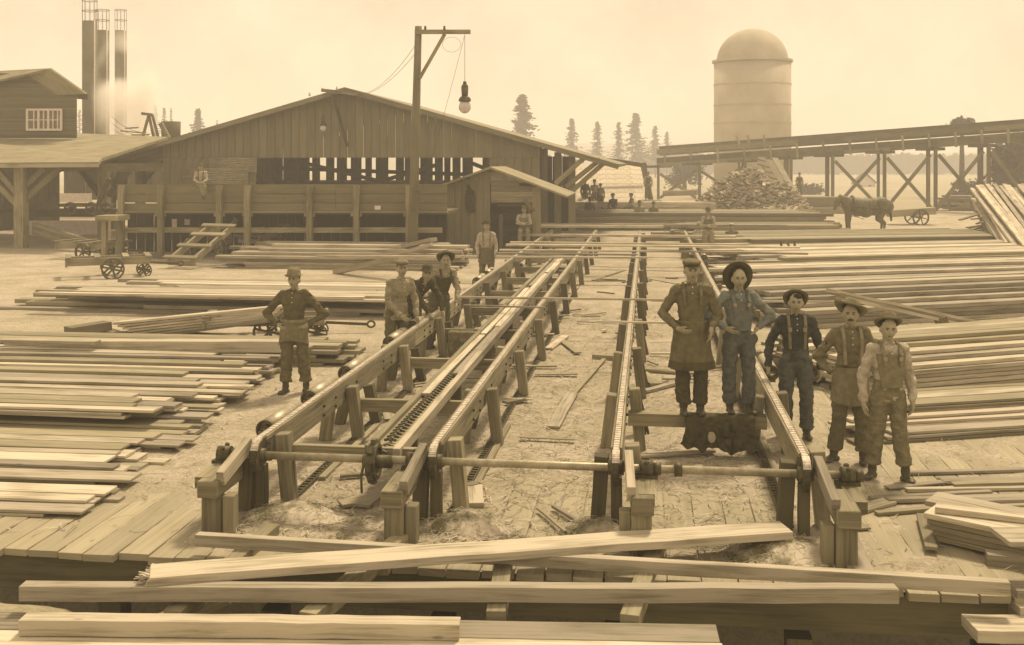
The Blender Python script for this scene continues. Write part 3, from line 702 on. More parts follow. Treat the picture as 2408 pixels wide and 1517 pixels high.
for px in range(1562, 2500, 62):
    m = MB(); a = TR(px, ttop(px)+8)-Vector((0, .12, 0)); b = TR(px+3, ttop(px)+44)-Vector((0, .12, 0)); m.beam(a, b, .16, .07, up=(0, 1, 0)); m.build('batten', M_frame if px % 124 else M_grey, tr)
bents = [1548, 1645, 1752, 1860, 1958, 2080, 2200, 2325, 2440]
def gb(px, off=0): q = TR(px, 380); return Vector((q.x, q.y+off, -.3))
for i, px in enumerate(bents):
    for (dx, off, w_) in ((0, 0, .2), (-13, .2, .14), (6, 1.8, .17)):
        if i < 2 and dx: continue
        m = MB(); q = gb(px+dx, off); top = TR(px+dx, tbot(px)-6).z; m.beam(q, Vector((q.x, q.y, top)), w_, w_, up=(0, 1, 0)); m.build('post', M_trest, tr)
    m = MB(); q = TR(px-18, tbot(px)-5); q2 = TR(px+18, tbot(px+18)-5); m.beam(q+Vector((0, .9, 0)), q2+Vector((0, .9, 0)), 1.9, .2); m.build('cap_beam', M_dark, tr)
    if i+1 < len(bents) and i != 2 and i != 3:
        nx = bents[i+1]
        for (a_, b_, ya, yb) in ((px+4, nx-10, tbot(px)+8, 492), (px+4, nx-10, 492, tbot(nx)+8)):
            if i < 3: ya, yb = ((tbot(px)+12, 465) if ya < 480 else (465, tbot(nx)+10))
            m = MB(); m.beam(TR(a_, ya)-Vector((0, .2 if ya < 480 else -.15, 0)), TR(b_, yb)-Vector((0, .2 if ya < 480 else -.15, 0)), .1, .22); m.build('cross_brace', M_trest, tr)
# chute boards down from the trestle to the scrap pile
ch = thing('refuse_chute', 'steep wooden chute dropping from the trestle onto the scrap heap', 'chute', P(1850, 500, 62))
m = MB(); m.beam(P(1822, 372, 68), P(1898, 505, 60), .35, .06, seg=3, jit=.01); m.build('side_board', M_grey, ch)
m = MB(); m.beam(P(1790, 370, 70), P(1826, 440, 67), .5, .06); m.build('side_board', M_trest, ch)
for k in range(5):
    m = MB(); m.beam(P(1772+k*9, 372+k*14, 69-k), P(1800+k*9, 380+k*14, 69-k), .2, .08); m.build('slat', M_grey, ch)
m = MB()
for k, px in enumerate((1742, 1765, 1800)): m.beam(TR(px, 350), TR(px-10+k*3, 318), .2, .06)
tag(m.build('guide_boards', M_grey), 'three short boards sticking up from the trestle before the burner', 'boards')
# plank slope behind the far men; its left boards stand in for bright haze
m = MB()
for k in range(9):
    y0 = 388+k*11; Yk = 69-k*1.0; m.poly([P(1350, y0, Yk), P(1350, y0+10.6, Yk-.96), P(1512, y0+10.6, Yk-.96), P(1512, y0, Yk)], .05, rn=rr(.5, .9))
t = tag(m.build('slip_and_haze', M_fresh), 'pale plank slope, left part painted for bright haze, behind the far men', 'ramp')
m = MB(); m.beam(P(1512, 385, 65), P(1530, 470, 64), .3, .3, up=(0, 1, 0)); m.beam(P(1400, 372, 65), P(1520, 390, 65), .3, .25); tag(m.build('slip_frame', M_trest), 'timber end frame of the pale plank slope', 'frame')
# log pipe left of scrap heap
m = MB(); m.cyl(P(1560, 455, 78), P(1640, 452, 77), .2, .22, 14); tag(m.build('log', M_grey), 'pale peeled log lying beyond the trestle foot', 'log')
# distant houses & field
def house(px, py0, w, h, Y, label):
    t = thing('farm_house', label, 'house', P(px, py0, Y), 0, 'farm houses beyond the trestle')
    a = P(px-w/2, py0, Y); b = P(px+w/2, py0, Y); z1 = P(px, py0-h, Y).z; zr = P(px, py0-h*1.8, Y).z; d = Vector((0, (b-a).length*.8, 0))
    m = MB(); 
    for q in ((a, b), (b, b+d), (b+d, a+d), (a+d, a)): m.poly([q[0], q[1], Vector((q[1].x, q[1].y, z1)), Vector((q[0].x, q[0].y, z1))], .1)
    mid = (a+b)/2; m.poly([Vector((a.x, a.y, z1)), Vector((b.x, b.y, z1)), Vector((mid.x, mid.y, zr))], .1)
    m.build('wall', M_white, t)
    for s_ in (a, b):
        e = Vector((s_.x+(s_.x-mid.x)*.12, s_.y-.3, z1-.2)); m = MB(); m.poly([e, Vector((mid.x, mid.y-.3, zr+.1)), Vector((mid.x, mid.y+d.y, zr+.1)), e+d], .15); m.build('roof', M_trest, t)
    for q in (-.25, .25):
        m = MB(); c = P(px+w*q, py0-h*.5, Y-.12); m.box(c, w*.12*Y/F, .08, h*.35*Y/F); m.build('window', M_pane, t)
house(2035, 450, 44, 22, 160, 'pale farmhouse seen between the middle trestle legs')
house(2335, 452, 50, 24, 150, 'pale farmhouse seen between the right trestle legs')
# ============================================================= SORTING TABLE
tbl = thing('sorting_table', 'long timber sorting table with four chain topped rails running away across the yard', 'sorting table', st(-1.1, 9.7))
RS = [-3.60, -1.93, -.28, 1.37]; T0 = 9.75; T1 = 41.0; ZR = .72
for ri, s in enumerate(RS):
    t = T0+.22
    while t < T1:
        e = min(T1, t+rr(5.2, 6.6)); m = MB(); m.beam(st(s, t, ZR-.15), st(s, e-.01, ZR-.15), .10, .24, seg=4, jit=.003)
        m.build('rail', M_frame, tbl, bevel=.005 if t < 20 else 0); t = e
    m = MB()
    for o in (-.042, .042): m.beam(st(s+o, T0+.1, ZR-.018), st(s+o, T1, ZR-.018), .018, .036, seg=10, jit=.002)
    m.build('guide_strip', M_frame, tbl)
    # chain: links along the rail, then round the end wheel
    m = MB(); t = T0+.02; stp = .085
    while t < T1:
        m.beam(st(s, t, ZR-.004), st(s, t+stp*.86, ZR-.006), .054, .022, rn=rr(.2, 1)); t += stp
    r = .15; zc = ZR-.008-r
    for k in range(8):
        a = math.pi/2+k*.135; a2 = a+.12
        m.beam(st(s, T0+.02+r*math.cos(a), zc+r*math.sin(a)), st(s, T0+.02+r*math.cos(a2), zc+r*math.sin(a2)), .066, .022, up=V.cross(st(0, -math.sin(a), math.cos(a))), rn=rr(.2, 1))
    m.build('chain', M_chain, tbl)
    m = MB()
    for k in range(8, 22):
        a = math.pi/2+k*.135; a2 = a+.12
        m.beam(st(s, T0+.02+r*math.cos(a), zc+r*math.sin(a)), st(s, T0+.02+r*math.cos(a2), zc+r*math.sin(a2)), .05, .022, up=V.cross(st(0, -math.sin(a), math.cos(a))))
    m.build('chain_return', M_metal, tbl)  # same chain, coloured darker from the bend downward
    m = MB(); c = st(s, T0+.02, zc); m.cyl(c-V*.03, c+V*.03, r-.012, n=24); m.cyl(c-V*.07, c+V*.07, .065, n=14); m.build('end_wheel', M_metal, tbl)
    # boards that guard the wheel: legs standing just in front / behind it
    for (o, tt, zt, w_, d_, spl) in ((-.13, T0+.14, .64, .13, .15, -.04), (.14, T0+.32, .70, .13, .15, .06), (.0, T0+.1, .46, .10, .1, 0)):
        m = MB(); m.beam(st(s+o+spl, tt, 0), st(s+o, tt, zt), w_, d_, up=U, seg=2, jit=.004); m.build('post', M_dark if o <= 0 else M_frame, tbl, bevel=.006)
    # inclined end skid with head block on its own post
    sg = -1 if ri < 2 else 1
    off = sg*.11
    tp = 9.2-(0, .08, -.0, .14)[ri]
    m = MB(); m.beam(st(s+off, T0+.05, ZR-.06), st(s+off*1.3, tp, .50), .075, .13, seg=2); m.build('end_skid', M_fresh, tbl, bevel=.005)
    m = MB(); m.beam(st(s+off*1.0+sg*.04-sg*-.09, tp-.06, .415), st(s+off*1.0+sg*.04-sg*-.09, tp+.55, .415), .19, .15, jit=.003); m.build('head_block', M_frame, tbl, bevel=.008)
    m = MB(); m.beam(st(s+off+sg*.12, tp+.06, 0), st(s+off+sg*.12, tp+.06, .335), .17, .14, up=U); m.build('post', M_frame, tbl, bevel=.008)
    m = MB(); m.beam(st(s+off-sg*.02, tp+.10, 0), st(s+off-sg*.02, tp+.10, .34), .10, .14, up=U); m.build('post', M_grey, tbl, bevel=.008)
    # legs in splayed pairs
    t = 12.55
    while t < T1:
        for sd in (-1, 1):
            top = .60+rr(-.02, .05) if sd < 0 or ri in (0, 1) else .66
            m = MB(); m.beam(st(s+sd*.20, t+rr(-.03, .03), 0), st(s+sd*.125, t, top+.04), .125, .15, up=U, seg=2, jit=.003); m.build('post', M_frame if t < 20 else M_trest, tbl, bevel=.01 if t < 20 else 0)
            if t < 30:
                m = MB(); m.beam(st(s+sd*.24, t+.75, 0), st(s+sd*.13, t+.75, .50), .12, .13, up=U, seg=1); 
                if (ri, sd) in ((0, -1), (1, -1), (2, 1), (3, 1), (0, 1)): m.build('post', M_dark, tbl)
        for z in (.62, .52):
            for dt in (-.9, -.45, .45):
                if t < 24: m = MB(); c = st(s+.05, t+dt, z-.02); m.cyl(c, c+V*.018, .016, n=6); m.build('bolt', M_black, tbl)
        t += 2.72
# cross beams between rails one and two, every bent; one low one on the right
t = 12.6; k = 0
for t in [10.05]+[12.55+2.72*i for i in range(10)]:
    z = .40 if t > 11 else .50
    m = MB(); m.beam(st(RS[0]+.15, t+.1, z), st(RS[1]-.15, t+.1, z), .08, .15, seg=2, jit=.003); m.build('cross_beam', M_frame, tbl, bevel=.005 if t < 20 else 0)
m = MB(); m.beam(st(RS[2]+.06, 12.45, .38), st(RS[3]-.05, 12.45, .38), .16, .14, seg=2); m.build('cross_beam', M_frame, tbl)
m = MB(); m.beam(st(RS[2]-.1, T1-.3, .45), st(RS[3]+.2, T1-.3, .45), .12, .2); m.build('cross_beam', M_frame, tbl)
# end shaft with bearings and sleeves
zs = ZR-.158
m = MB(); m.cyl(st(RS[0]-.35, T0+.02, zs), st(RS[3]+.4, T0+.02, zs), .036, n=16); m.build('shaft', M_pipe, tbl)
for s in (RS[0]-.33, RS[1]-.2, RS[2]+.27, RS[3]+.36):
    m = MB(); c = st(s, T0+.02, zs); m.cyl(c-V*.06, c+V*.06, .075, n=16); m.cyl(c+V*.06, c+V*.13, .055, n=14)
    m.box(c-UP*.06, .2, .15, .03, -TH)
    for q in (-1, 1): m.cyl(c+U*.06*q-UP*.05, c+U*.06*q+UP*.09, .014, n=6); m.cyl(c+U*.06*q+UP*.06, c+U*.06*q+UP*.085, .024, n=6)
    m.build('bearing', M_metal, tbl)
    m = MB(); m.beam(st(s, T0-.5, zs-.12), st(s, T0+.3, zs-.12), .14, .1); m.build('bearing_block', M_frame, tbl)
m = MB(); c = st(RS[2]+.55, T0+.02, zs); m.cyl(c-V*.035, c+V*.035, .062, n=16); m.build('collar', M_metal, tbl)
# return chains on the deck
for s in (RS[0]+.17, RS[1]+.12, RS[3]-.12):
    m = MB()
    for i in range(34):
        a = 9.95+i*.55; 
        for o in (-.038, .038): m.beam(st(s+o, a, .035), st(s+o, a+.55, .035), .014, .02, rn=.4)
    for i in range(200): m.beam(st(s-.045, 9.95+i*.09, .037), st(s+.045, 9.95+i*.09, .037), .022, .018, rn=.6)
    m.build('return_chain', M_metal, tbl)
    m = MB(); m.beam(st(s+.09, 10.9, .02), st(s+.09, 13.4, .02), .07, .05); m.build('chain_board', M_grey, tbl)
# middle waste conveyor
wc = thing('waste_conveyor', 'narrow chain trough running up between the two left rails of the sorting table', 'conveyor', st(-2.42, 10.1))
SC0 = -2.47
for o in (-.17, .13):
    t = 10.1 if o < 0 else 10.0
    while t < 30.5:
        e = min(30.5, t+rr(5, 7)); m = MB(); z = .60; m.beam(st(SC0+o, t, z-.02 if t > 10.3 else z-.05), st(SC0+o, e, z-.02), .07, .11, seg=4, jit=.005); m.build('side_board', M_fresh if o > 0 else M_grey, wc, bevel=.005); t = e
m = MB(); m.beam(st(SC0-.02, 10.1, .54), st(SC0-.02, 30.5, .54), .24, .03); m.build('trough_floor', M_frame, wc)
m = MB()
for i in range(60):
    t = 10.0+i*.12; z = .585 if t > 10.3 else .555
    m.beam(st(SC0-.075, t, z), st(SC0-.02, t+.05, z+.01), .02, .025, rn=rr(.2, .9)); m.beam(st(SC0+.035, t, z), st(SC0-.02, t+.05, z+.01), .02, .025, rn=rr(.2, .9)); m.beam(st(SC0-.02, t, z), st(SC0-.02, t+.12, z), .025, .02, rn=.5)
m.build('chain', M_metal, wc)
for o, a_, b_ in ((-.09, 12.4, 16.7), (.05, 13.6, 17.5), (-.08, 16.8, 23), (.03, 17.6, 26), (-.05, 23.4, 30), (.04, 26.3, 30.4)):
    m = MB(); m.beam(st(SC0+o, a_, .60), st(SC0+o+.01, b_, .60), .09, .03, seg=5, jit=.004); tag(m.build('trough_board', M_fresh, wc), 'loose thin board lying lengthwise in the trough')
c = st(SC0-.03, T0+.02, zs-.02); m = MB(); m.cyl(c-V*.02, c+V*.02, .15, n=20); m.cyl(c-V*.1, c+V*.17, .06, n=14)
for k in range(8): a = k*math.pi/4; d = st(0, math.cos(a), math.sin(a)); m.beam(c+d*.12, c+d*.205, .07, .045, up=V)
m.ring(c, V, .13, .165, .09, 20); m.build('sprocket', M_metal, wc)
m = MB(); m.tube([st(SC0-.1, 10.1, .57), st(SC0-.1, 9.7, .56), st(SC0-.1, 9.58, .46), st(SC0-.1, 9.6, .3)], .012, 6); m.build('guide_rod', M_metal, wc)
t = 11.2
while t < 30:
    m = MB(); m.beam(st(SC0, t, 0), st(SC0, t, .5), .12, .12, up=U); m.build('post', M_dark, wc); t += 2.72
# rollers along the outside of the table
rl = [(611, 1010), (715, 938), (795, 878), (900, 806), (962, 768), (1098, 662), (1124, 646)]
names = ['nearest roller at the end of the left rail', 'second roller from the near end of the left rail', 'roller on the left rail beside the boots of the hands on hips man', 'roller on the left rail just before the man in the striped cap', 'roller under the hands of the man in the striped cap', 'roller on the left rail behind the leaning men', 'farthest visible roller of the left rail']
def roller(px, py, s, sg, L, label):
    z = .60; q = G(px, py, z); t = q.dot(U); t_ = thing('roller', label, 'roller', st(s, t, z), 0, 'rollers hung along the table sides')
    m = MB(); m.cyl(st(s, t, z), st(s, t+L, z), .095, n=24, caps=False); m.cyl(st(s, t+.05, z), st(s, t+.06, z), .093, n=24)
    o = m.build('drum', M_pipe, t_); md = o.modifiers.new('t', 'SOLIDIFY'); md.thickness = .008
    m = MB(); m.ring(st(s, t, z), U, .08, .098, .03, 24); m.build('rim', M_metal, t_)
    m = MB(); m.cyl(st(s, t-.09, z), st(s, t+L+.06, z), .022, n=10); m.cyl(st(s, t-.03, z), st(s, t+.04, z), .045, n=12); m.build('axle', M_metal, t_)
    m = MB(); m.box(st(s-sg*.04, t-.08, z-.05), .16, .05, .1, -TH); m.build('bracket', M_metal, t_)
for (px, py), l in zip(rl, names):
    roller(px, py, RS[0]-.22, -1, .95, 'pale '+l)
for (px, py, l) in ((1664, 607, 'dark ended roller on the outside of the far right rail'), (1650, 700, 'roller on the right rail half hidden behind the man in the long apron')):
    roller(px, py, RS[3]+.2, 1, .9, l)
for k, t in enumerate((14.2, 16.9)): 
    z = .6; roller(CX+(st(RS[3]+.2, t).x)*F/st(RS[3]+.2, t).y, HY+(CH-z)*F/st(RS[3]+.2, t).y, RS[3]+.2, 1, .9, ['roller on the right rail beside the boy with the halo hat', 'roller on the right rail behind the boy with the halo hat'][k])

# ============================================================= LUMBER
CAND = []                                                # (distance, visible, maker, label, group, name, cat)
def board(a, b, w, h, mat, label, group=None, name='board', cat='board', vis=True, seg=4, jit=.002, up=UP, cut=.004, bev=.003):
    a = Vector(a); b = Vector(b); d = min(a.length, b.length); CAND.append([d, vis, (a, b, w, h, mat, seg, jit, up, cut, bev), label, group, name, cat])
def emit():
    CAND.sort(key=lambda c: (not c[1], c[0])); rest = {}
    n = 0
    for c in CAND:
        a, b, w, h, mat, seg, jit, up, cut, bev = c[2]
        if c[1] and n < 296:
            n += 1; d = b-a; L = d.length; m = MB(); 
            m.beam(Vector((-L/2, 0, 0)), Vector((L/2, 0, 0)), w, h, seg=seg, jit=jit, cut=cut)
            o = bpy.data.objects.new(c[5], m.mesh(c[5], mat)); COL.objects.link(o); o.location = (a+b)/2
            x = d.normalized(); y = Vector(up).cross(x).normalized(); z = x.cross(y)
            o.rotation_euler = Matrix((x, y, z)).transposed().to_euler()
            if bev and c[0] < 17: bv = o.modifiers.new('bevel', 'BEVEL'); bv.width = bev; bv.segments = 1
            tag(o, c[3], c[6], c[4])
        else:
            rest.setdefault(0, MB()).beam(a, b, w, h, up=up, seg=1, cut=cut)
            mb = rest[0]
            mi = [M_fresh, M_grey, M_frame, M_dark, M_trest].index(mat) if mat in (M_fresh, M_grey, M_frame, M_dark, M_trest) else 0
            for k in range(6): mb.mi[-1-k] = mi
    for mb in rest.values(): tag(mb.build('stacked_boards', [M_fresh, M_grey, M_frame, M_dark, M_trest]), 'the many sawn boards lying inside and at the back of the lumber piles', 'boards', kind='stuff')
    print('boards', len(CAND), 'individual', n)
def pile(c0, yaw, L, depth, lay, th, label, group, anchor='R', wr=(.12, .28), ej=.4, prof=None, mat=None, z0=0.0, Lj=.8, yj=.9, gap=.022):
    """boards in layers; c0 = front anchored ground corner, yaw = board direction"""
    a = Vector((math.cos(yaw), math.sin(yaw), 0)); b = Vector((-a.y, a.x, 0)); sg = -1 if anchor == 'R' else 1
    for k in range(lay):
        o = rr(0, .06)+k*.012; end = depth-rr(0, .15)-k*.03
        while o < end:
            w = rr(*wr); top = prof(o/depth)*lay if prof else lay
            if k < top:
                y_ = yaw+R(rr(-yj, yj)); d = Vector((math.cos(y_), math.sin(y_), 0))
                p = Vector(c0)+a*rr(-ej, ej*.6)*-1*sg*-1+b*(o+w/2)+UP*(z0+k*(th+.003)+th/2)
                l = L+rr(-Lj, Lj)
                istop = k+1 >= top-.999 or k == lay-1
                mm_ = mat or (M_fresh if random.random() < .78 else M_grey)
                q = p+d*(sg*l)
                board(p, q, w-.006, th*rr(.86, 1), mm_, label, group, vis=(istop or o < .12 or random.random() < .12))
            o += w+gap
    # stickers under the pile
yv = -TH
# --- left near pile in three masses, anchored on the right ends
def gz(px, py, z=0): return G(px, py, z)
L1 = 'pale sawn board in the low wide pile at the left edge near the deck front'
L2 = 'pale sawn board in the uneven middle left pile, its ends stepping out over the deck'
L3 = 'pale sawn board in the left pile just this side of the long square timber'
pile(st(-5.35, 9.40), yv+R(.3), 2.2, .95, 3, .028, L1, 'boards of the near left pile', ej=.38, wr=(.14, .30), prof=lambda k: .45+k)
pile(st(-5.6, 10.33), yv+R(.6), 3.0, 1.8, 4, .03, L1, 'boards of the near left pile', ej=.45, wr=(.14, .30), prof=lambda k: .7+k*.3)
pile(st(-5.75, 12.1), yv-R(.3), 3.8, 1.2, 6, .034, L2, 'boards of the middle left pile', ej=.55, wr=(.14, .28), prof=lambda k: .4+k*.8)
pile(st(-6.2, 12.25), yv-R(.3), 3.8, .95, 3, .034, L2, 'boards of the middle left pile', ej=.5, wr=(.14, .28), z0=6*.038)
pile(st(-6.0, 13.45), yv+R(.2), 4.4, 1.45, 6, .036, L2, 'boards of the middle left pile', ej=.6, wr=(.15, .3), prof=lambda k: .55+k*.6)
pile(st(-6.35, 15.0), yv, 4.6, 1.9, 7, .04, L3, 'boards of the left pile before the long timber', ej=.8, wr=(.15, .3), prof=lambda k: .6+k*.5)
# --- pile with the long square timber, behind
pile(st(-5.15, 16.9), yv, 7.5, 1.2, 5, .06, 'thick board with a shaded end in the pile below the long square timber', 'boards under the long timber', ej=.45, wr=(.18, .3), mat=M_grey)
p = P(676, 804, 17.1); q = P(22, 803, 17.9)
board(p+UP*-.06, q+UP*-.06, .28, .17, M_fresh, 'long square timber on top of the left pile, beside the standing man in an apron', None, 'timber', 'timber')
for (x0, y0, x1, y1, z, w, l) in ((0, 795, 230, 799, .42, .2, 'thin board edge behind the long square timber at the left edge'),):
    board(G(x0, y0+6, z), G(x1, y1+6, z), w, .05, M_fresh, l)
# --- mid left long boards
L4 = 'long board in the wide low stack of very long planks at mid left'
pile(G(900, 748), yv, 7.2, 3.6, 4, .09, L4, 'long planks stacked at mid left', ej=.9, wr=(.2, .42), Lj=1.6, prof=lambda k: .35+k*1.2)
pile(G(905, 712, .37), yv, 7.4, 1.5, 2, .05, L4, 'long planks stacked at mid left', ej=1.0, wr=(.2, .4), Lj=1.4, z0=.0)
pile(G(1042, 642), yv, 6.6, 2.8, 8, .085, 'long board in the far left stack in front of the bin', 'planks stacked before the bin', ej=.5, wr=(.2, .4), Lj=.6, prof=lambda k: .5+k)
board(G(790, 640, .1), P(932, 607, 30), .25, .14, M_grey, 'grey beam sloping up across the far left stack', None, 'beam', 'beam')
board(G(865, 600, .3), P(1020, 563, 33), .3, .12, M_fresh, 'pale plank leaning up toward the lamp pole foot', None, 'plank', 'plank')
board(G(880, 612, .3), P(1015, 575, 32.6), .2, .1, M_fresh, 'second pale plank leaning just below the one by the lamp pole foot')
# --- inclined load on the cart at left
for k in range(7):
    for j in range(2):
        a = P(275+k*12+j*6, 774, 20.6+j*.35); b = P(672-k*6, 722, 19.9+j*.35)
        a = a+UP*(.12-k*.045); b = b+UP*(.02-k*.045)
        board(a, b, .3, .04, M_fresh, 'board in the stack sloping up onto the hidden cart at left', 'boards sloping up on the left cart')
board(P(160, 780, 20.2), P(254, 765, 20.8), .3, .16, M_grey, 'short thick timber block lying at the foot of the sloping boards', None, 'timber', 'timber')
board(P(240, 775, 20.9), P(310, 797, 20.3), .2, .09, M_grey, 'short board propped against the timber block at left')
# --- right side piles
yr = R(17)
pile(G(1800, 692), R(15), 13, 3.0, 6, .08, 'long board in the far right sheet of stacked planks behind the two young men', 'far right long planks', anchor='L', ej=.9, wr=(.25, .45), Lj=1.5, prof=lambda k: .5+k)
pile(G(1850, 655)+UP*0, R(14), 13, 5.0, 7, .08, 'long board in the far right sheet of stacked planks behind the two young men', 'far right long planks', anchor='L', ej=1.2, wr=(.3, .5), Lj=1.5)
pile(G(1760, 606), R(11), 12, 5.0, 5, .12, 'weathered long board in the farthest right stack before the horse', 'farthest right planks', anchor='L', ej=1.2, wr=(.3, .5), Lj=1.5, mat=M_grey)
pile(G(1885, 775), R(18), 9, 2.6, 8, .085, 'long board in the right stack under the crossing planks', 'right planks under the crossing boards', anchor='L', ej=.5, wr=(.25, .45), prof=lambda k: .45+k)
pile(G(2040, 935), R(20), 7, 2.6, 9, .06, 'long pale board in the tall right stack behind the man in light overalls', 'planks behind the man in overalls', anchor='L', ej=.3, wr=(.2, .36), prof=lambda k: .6+k)
pile(G(2080, 900), R(20), 7, .9, 10, .06, 'long pale board in the tall right stack behind the man in light overalls', 'planks behind the man in overalls', anchor='L', ej=.3, wr=(.2, .36))
pile(G(2095, 1045), R(13), 4.6, .75, 5, .036, 'short sawn board in the low right pile at the elbow of the man in overalls', 'low right pile', anchor='L', ej=.5, wr=(.14, .3), prof=lambda k: .5+k*.8)
pile(G(2130, 1000), R(14), 4.6, 1.1, 6, .036, 'short sawn board in the low right pile at the elbow of the man in overalls', 'low right pile', anchor='L', ej=.4, wr=(.14, .3))
# crossing inclined stack on the right
for j in range(2):
    for k in range(3):
        a = P(1955+k*12, 684, 19.2+j*.33)-UP*(k*.062); b = P(2370, 773, 20.6+j*.33)-UP*(k*.062)
        board(a, b, .3, .055, M_fresh, 'plank of the narrow stack slanting down across the right piles', 'slanting planks on the right')
m = MB(); m.beam(P(2210, 745, 19.9), P(2225, 790, 19.9), .2, .2, up=U); tag(m.build('trestle_block', M_frame), 'short dark prop under the slanting planks', 'prop')
# near right loose strips: (x0,y0,x1,y1, z, w, h)
nr = [(2135, 1112, 2470, 1103, .02, .08, .03, 'thin narrow strip lying farthest back on the open right deck'),
 (2212, 1130, 2480, 1127, .02, .14, .03, 'pale board lying by the narrow strips on the right deck'),
 (2085, 1146, 2240, 1131, .02, .10, .02, 'short pointed sliver board on the right deck'),
 (2240, 1139, 2500, 1131, .045, .10, .03, 'weathered board lying over the sliver at right'),
 (2130, 1152, 2500, 1145, .02, .08, .03, 'thin strip just in front of the pointed sliver'),
 (2045, 1172, 2330, 1157, .02, .07, .035, 'narrow scantling starting by the boots of the man in overalls'),
 (2085, 1176, 2430, 1167, .03, .09, .04, 'longer pale scantling running to the right edge'),
 (2000, 1205, 2092, 1178, .02, .16, .03, 'short board slanting from the right end post toward the loose strips'),
 (2060, 1207, 2200, 1195, .02, .08, .03, 'thin weathered strip in front of the slanting short board'),
 (2300, 1205, 2600, 1200, .03, .14, .035, 'board under the right edge strips'),
 (2270, 1192, 2560, 1182, .02, .12, .035, 'flat board at the right edge behind the thick bundle'),
 (2290, 1178, 2560, 1170, .05, .12, .035, 'upper flat board at the right edge behind the thick bundle')]
for (x0, y0, x1, y1, z, w, h, l) in nr: board(G(x0, y0, z), G(x1, y1, z), w, h, M_fresh if 'weathered' not in l else M_grey, l)
# thick bundle bottom right
for k in range(5):
    a = G(2188, 1262, .02+k*.0)+UP*(.03+k*.05); b = G(2500, 1330, .02)+UP*(.03+k*.05)
    for j in range(1 if k < 4 else 2):
        o = Vector((.25, .6, 0)).normalized()*(.36*j)
        board(a+o+Vector((.03*(4-k), 0, 0)), b+o, .34 if k < 4 else .35, .045, M_fresh if k == 4 else M_grey, 'wide plank of the thick bundle lying at the lower right', 'planks of the lower right bundle')
board(G(2200, 1195, .3), G(2560, 1237, .3), .12, .05, M_fresh, 'narrow square edged strip lying behind the lower right bundle')
board(G(2168, 1210, .05), G(2190, 1290, .05), .1, .03, M_grey, 'short batten standing against the end of the lower right bundle')
board(G(2350, 1262, .34), G(2500, 1262, .34), .35, .04, M_fresh, 'loose plank end laid over the lower right bundle')
board(G(2320, 1312, .04), G(2520, 1330, .04), .14, .10, M_fresh, 'short thick block at the right edge below the bundle')
# bottom right corner scraps (down in the hollow)
for (x0, y0, x1, y1, z, w, h, l) in ((2280, 1478, 2520, 1480, -.15, .3, .09, 'broken plank in the bottom right corner'), (2380, 1432, 2520, 1430, -.1, .25, .12, 'short plank end above the broken plank in the bottom right corner'), (2380, 1395, 2500, 1398, .0, .2, .12, 'thick short timber at the right edge beside the deck rim'), (2210, 1450, 2390, 1454, -.6, .4, .06, 'dim board lying low in the hollow at right')):
    board(G(x0, y0, z), G(x1, y1, z), w, h, M_fresh if 'dim' not in l else M_grey, l)
# boards beside the right end post
board(G(1992, 1235, .02), G(1998, 1205, .02), .2, .025, M_fresh, 'small board tucked behind the right end post')
board(G(2035, 1245, .02), G(1985, 1213, .02), .12, .02, M_grey, 'thin offcut behind the right end post')
board(G(2025, 1345, .02), G(1985, 1245, .02), .20, .035, M_fresh, 'short wide board lying at the foot of the right end post')
board(G(1118, 1190, .03), G(1115, 1145, .03), .16, .06, M_fresh, 'pale short block standing out on the sawdust beside the return chain')
# --- long boards over the hollow in front
def long(l, p0, p1, w, h, mat=M_fresh, name='plank', **k):
    board(p0, p1, w, h, mat, l, None, name, 'plank', seg=14, jit=.004, **k)
long('long square edged scantling running under the splintered plank across the whole front', G(463, 1268, .13), G(2372, 1381, .10), .085, .10, name='scantling')
long('big splintered plank lying aslant over the front timbers', G(350, 1352, .215), G(1846, 1246, .17), .29, .065, cut=.03)
long('long straight scantling along the front of the hollow', G(52, 1391, .135), G(2108, 1395, .09), .12, .11, name='scantling')
long('shorter thick scantling lying on the near walkway at bottom left', G(54, 1468, .06), G(1081, 1477, .06), .14, .11, name='scantling')
# skids along the gap
for k, (x0, y0, x1, y1, l) in enumerate(((640, 1246, 398, 1462, 'leftmost sloping skid timber over the front hollow'), (950, 1266, 716, 1466, 'second sloping skid timber over the front hollow'), (1190, 1296, 1165, 1462, 'third skid timber over the front hollow, below the splintered plank'), (1544, 1290, 1478, 1470, 'rightmost skid timber over the front hollow'))):
    board(G(x0, y0, .04), G(x0+(x1-x0)*.97, y0+(y1-y0)*.97, -.02), .14, .12, M_grey, l, None, 'skid', 'timber', seg=3)
board(G(540, 1400, -.2), G(330, 1480, -.5), .1, .12, M_frame, 'dim pole slanting down into the front hollow at left', None, 'timber', 'timber')
# earth bank & stuff in the hollow left
SPL = True
# --- boards lying across the table
def onrail(x0, y0, x1, y1, w, h, l, z=.735): board(G(x0, y0, z), G(x1, y1, z), w, h, M_fresh, l, None, 'board', 'board', seg=10, bev=0)
onrail(1078, 700, 1206, 703, .03, .03, 'left end of thin stick'), CAND.pop()
onrail(1078, 699, 2010, 711, .045, .035, 'thin pale stick lying across all the rails behind the two young men')
onrail(1402, 756, 1600, 760, .05, .03, 'short pale stick over the third rail at the elbow of the long aproned man')
onrail(1090, 718, 1280, 723, .045, .03, 'thin stick lying low between the two left rails')
onrail(745, 602, 1522, 606, .13, .05, 'long narrow board reaching from the left stack over the table, nearest of the far boards')
onrail(1175, 588, 1640, 592, .16, .05, 'board across the far table, second from the near side'); onrail(1170, 596, 1500, 599, .14, .05, 'board across the far table just behind the nearest long one')
onrail(1500, 590, 1900, 597, .14, .05, 'board across the right half of the far table')
onrail(1190, 576, 1880, 582, .20, .06, 'wide board across the far table behind the man by the shed')
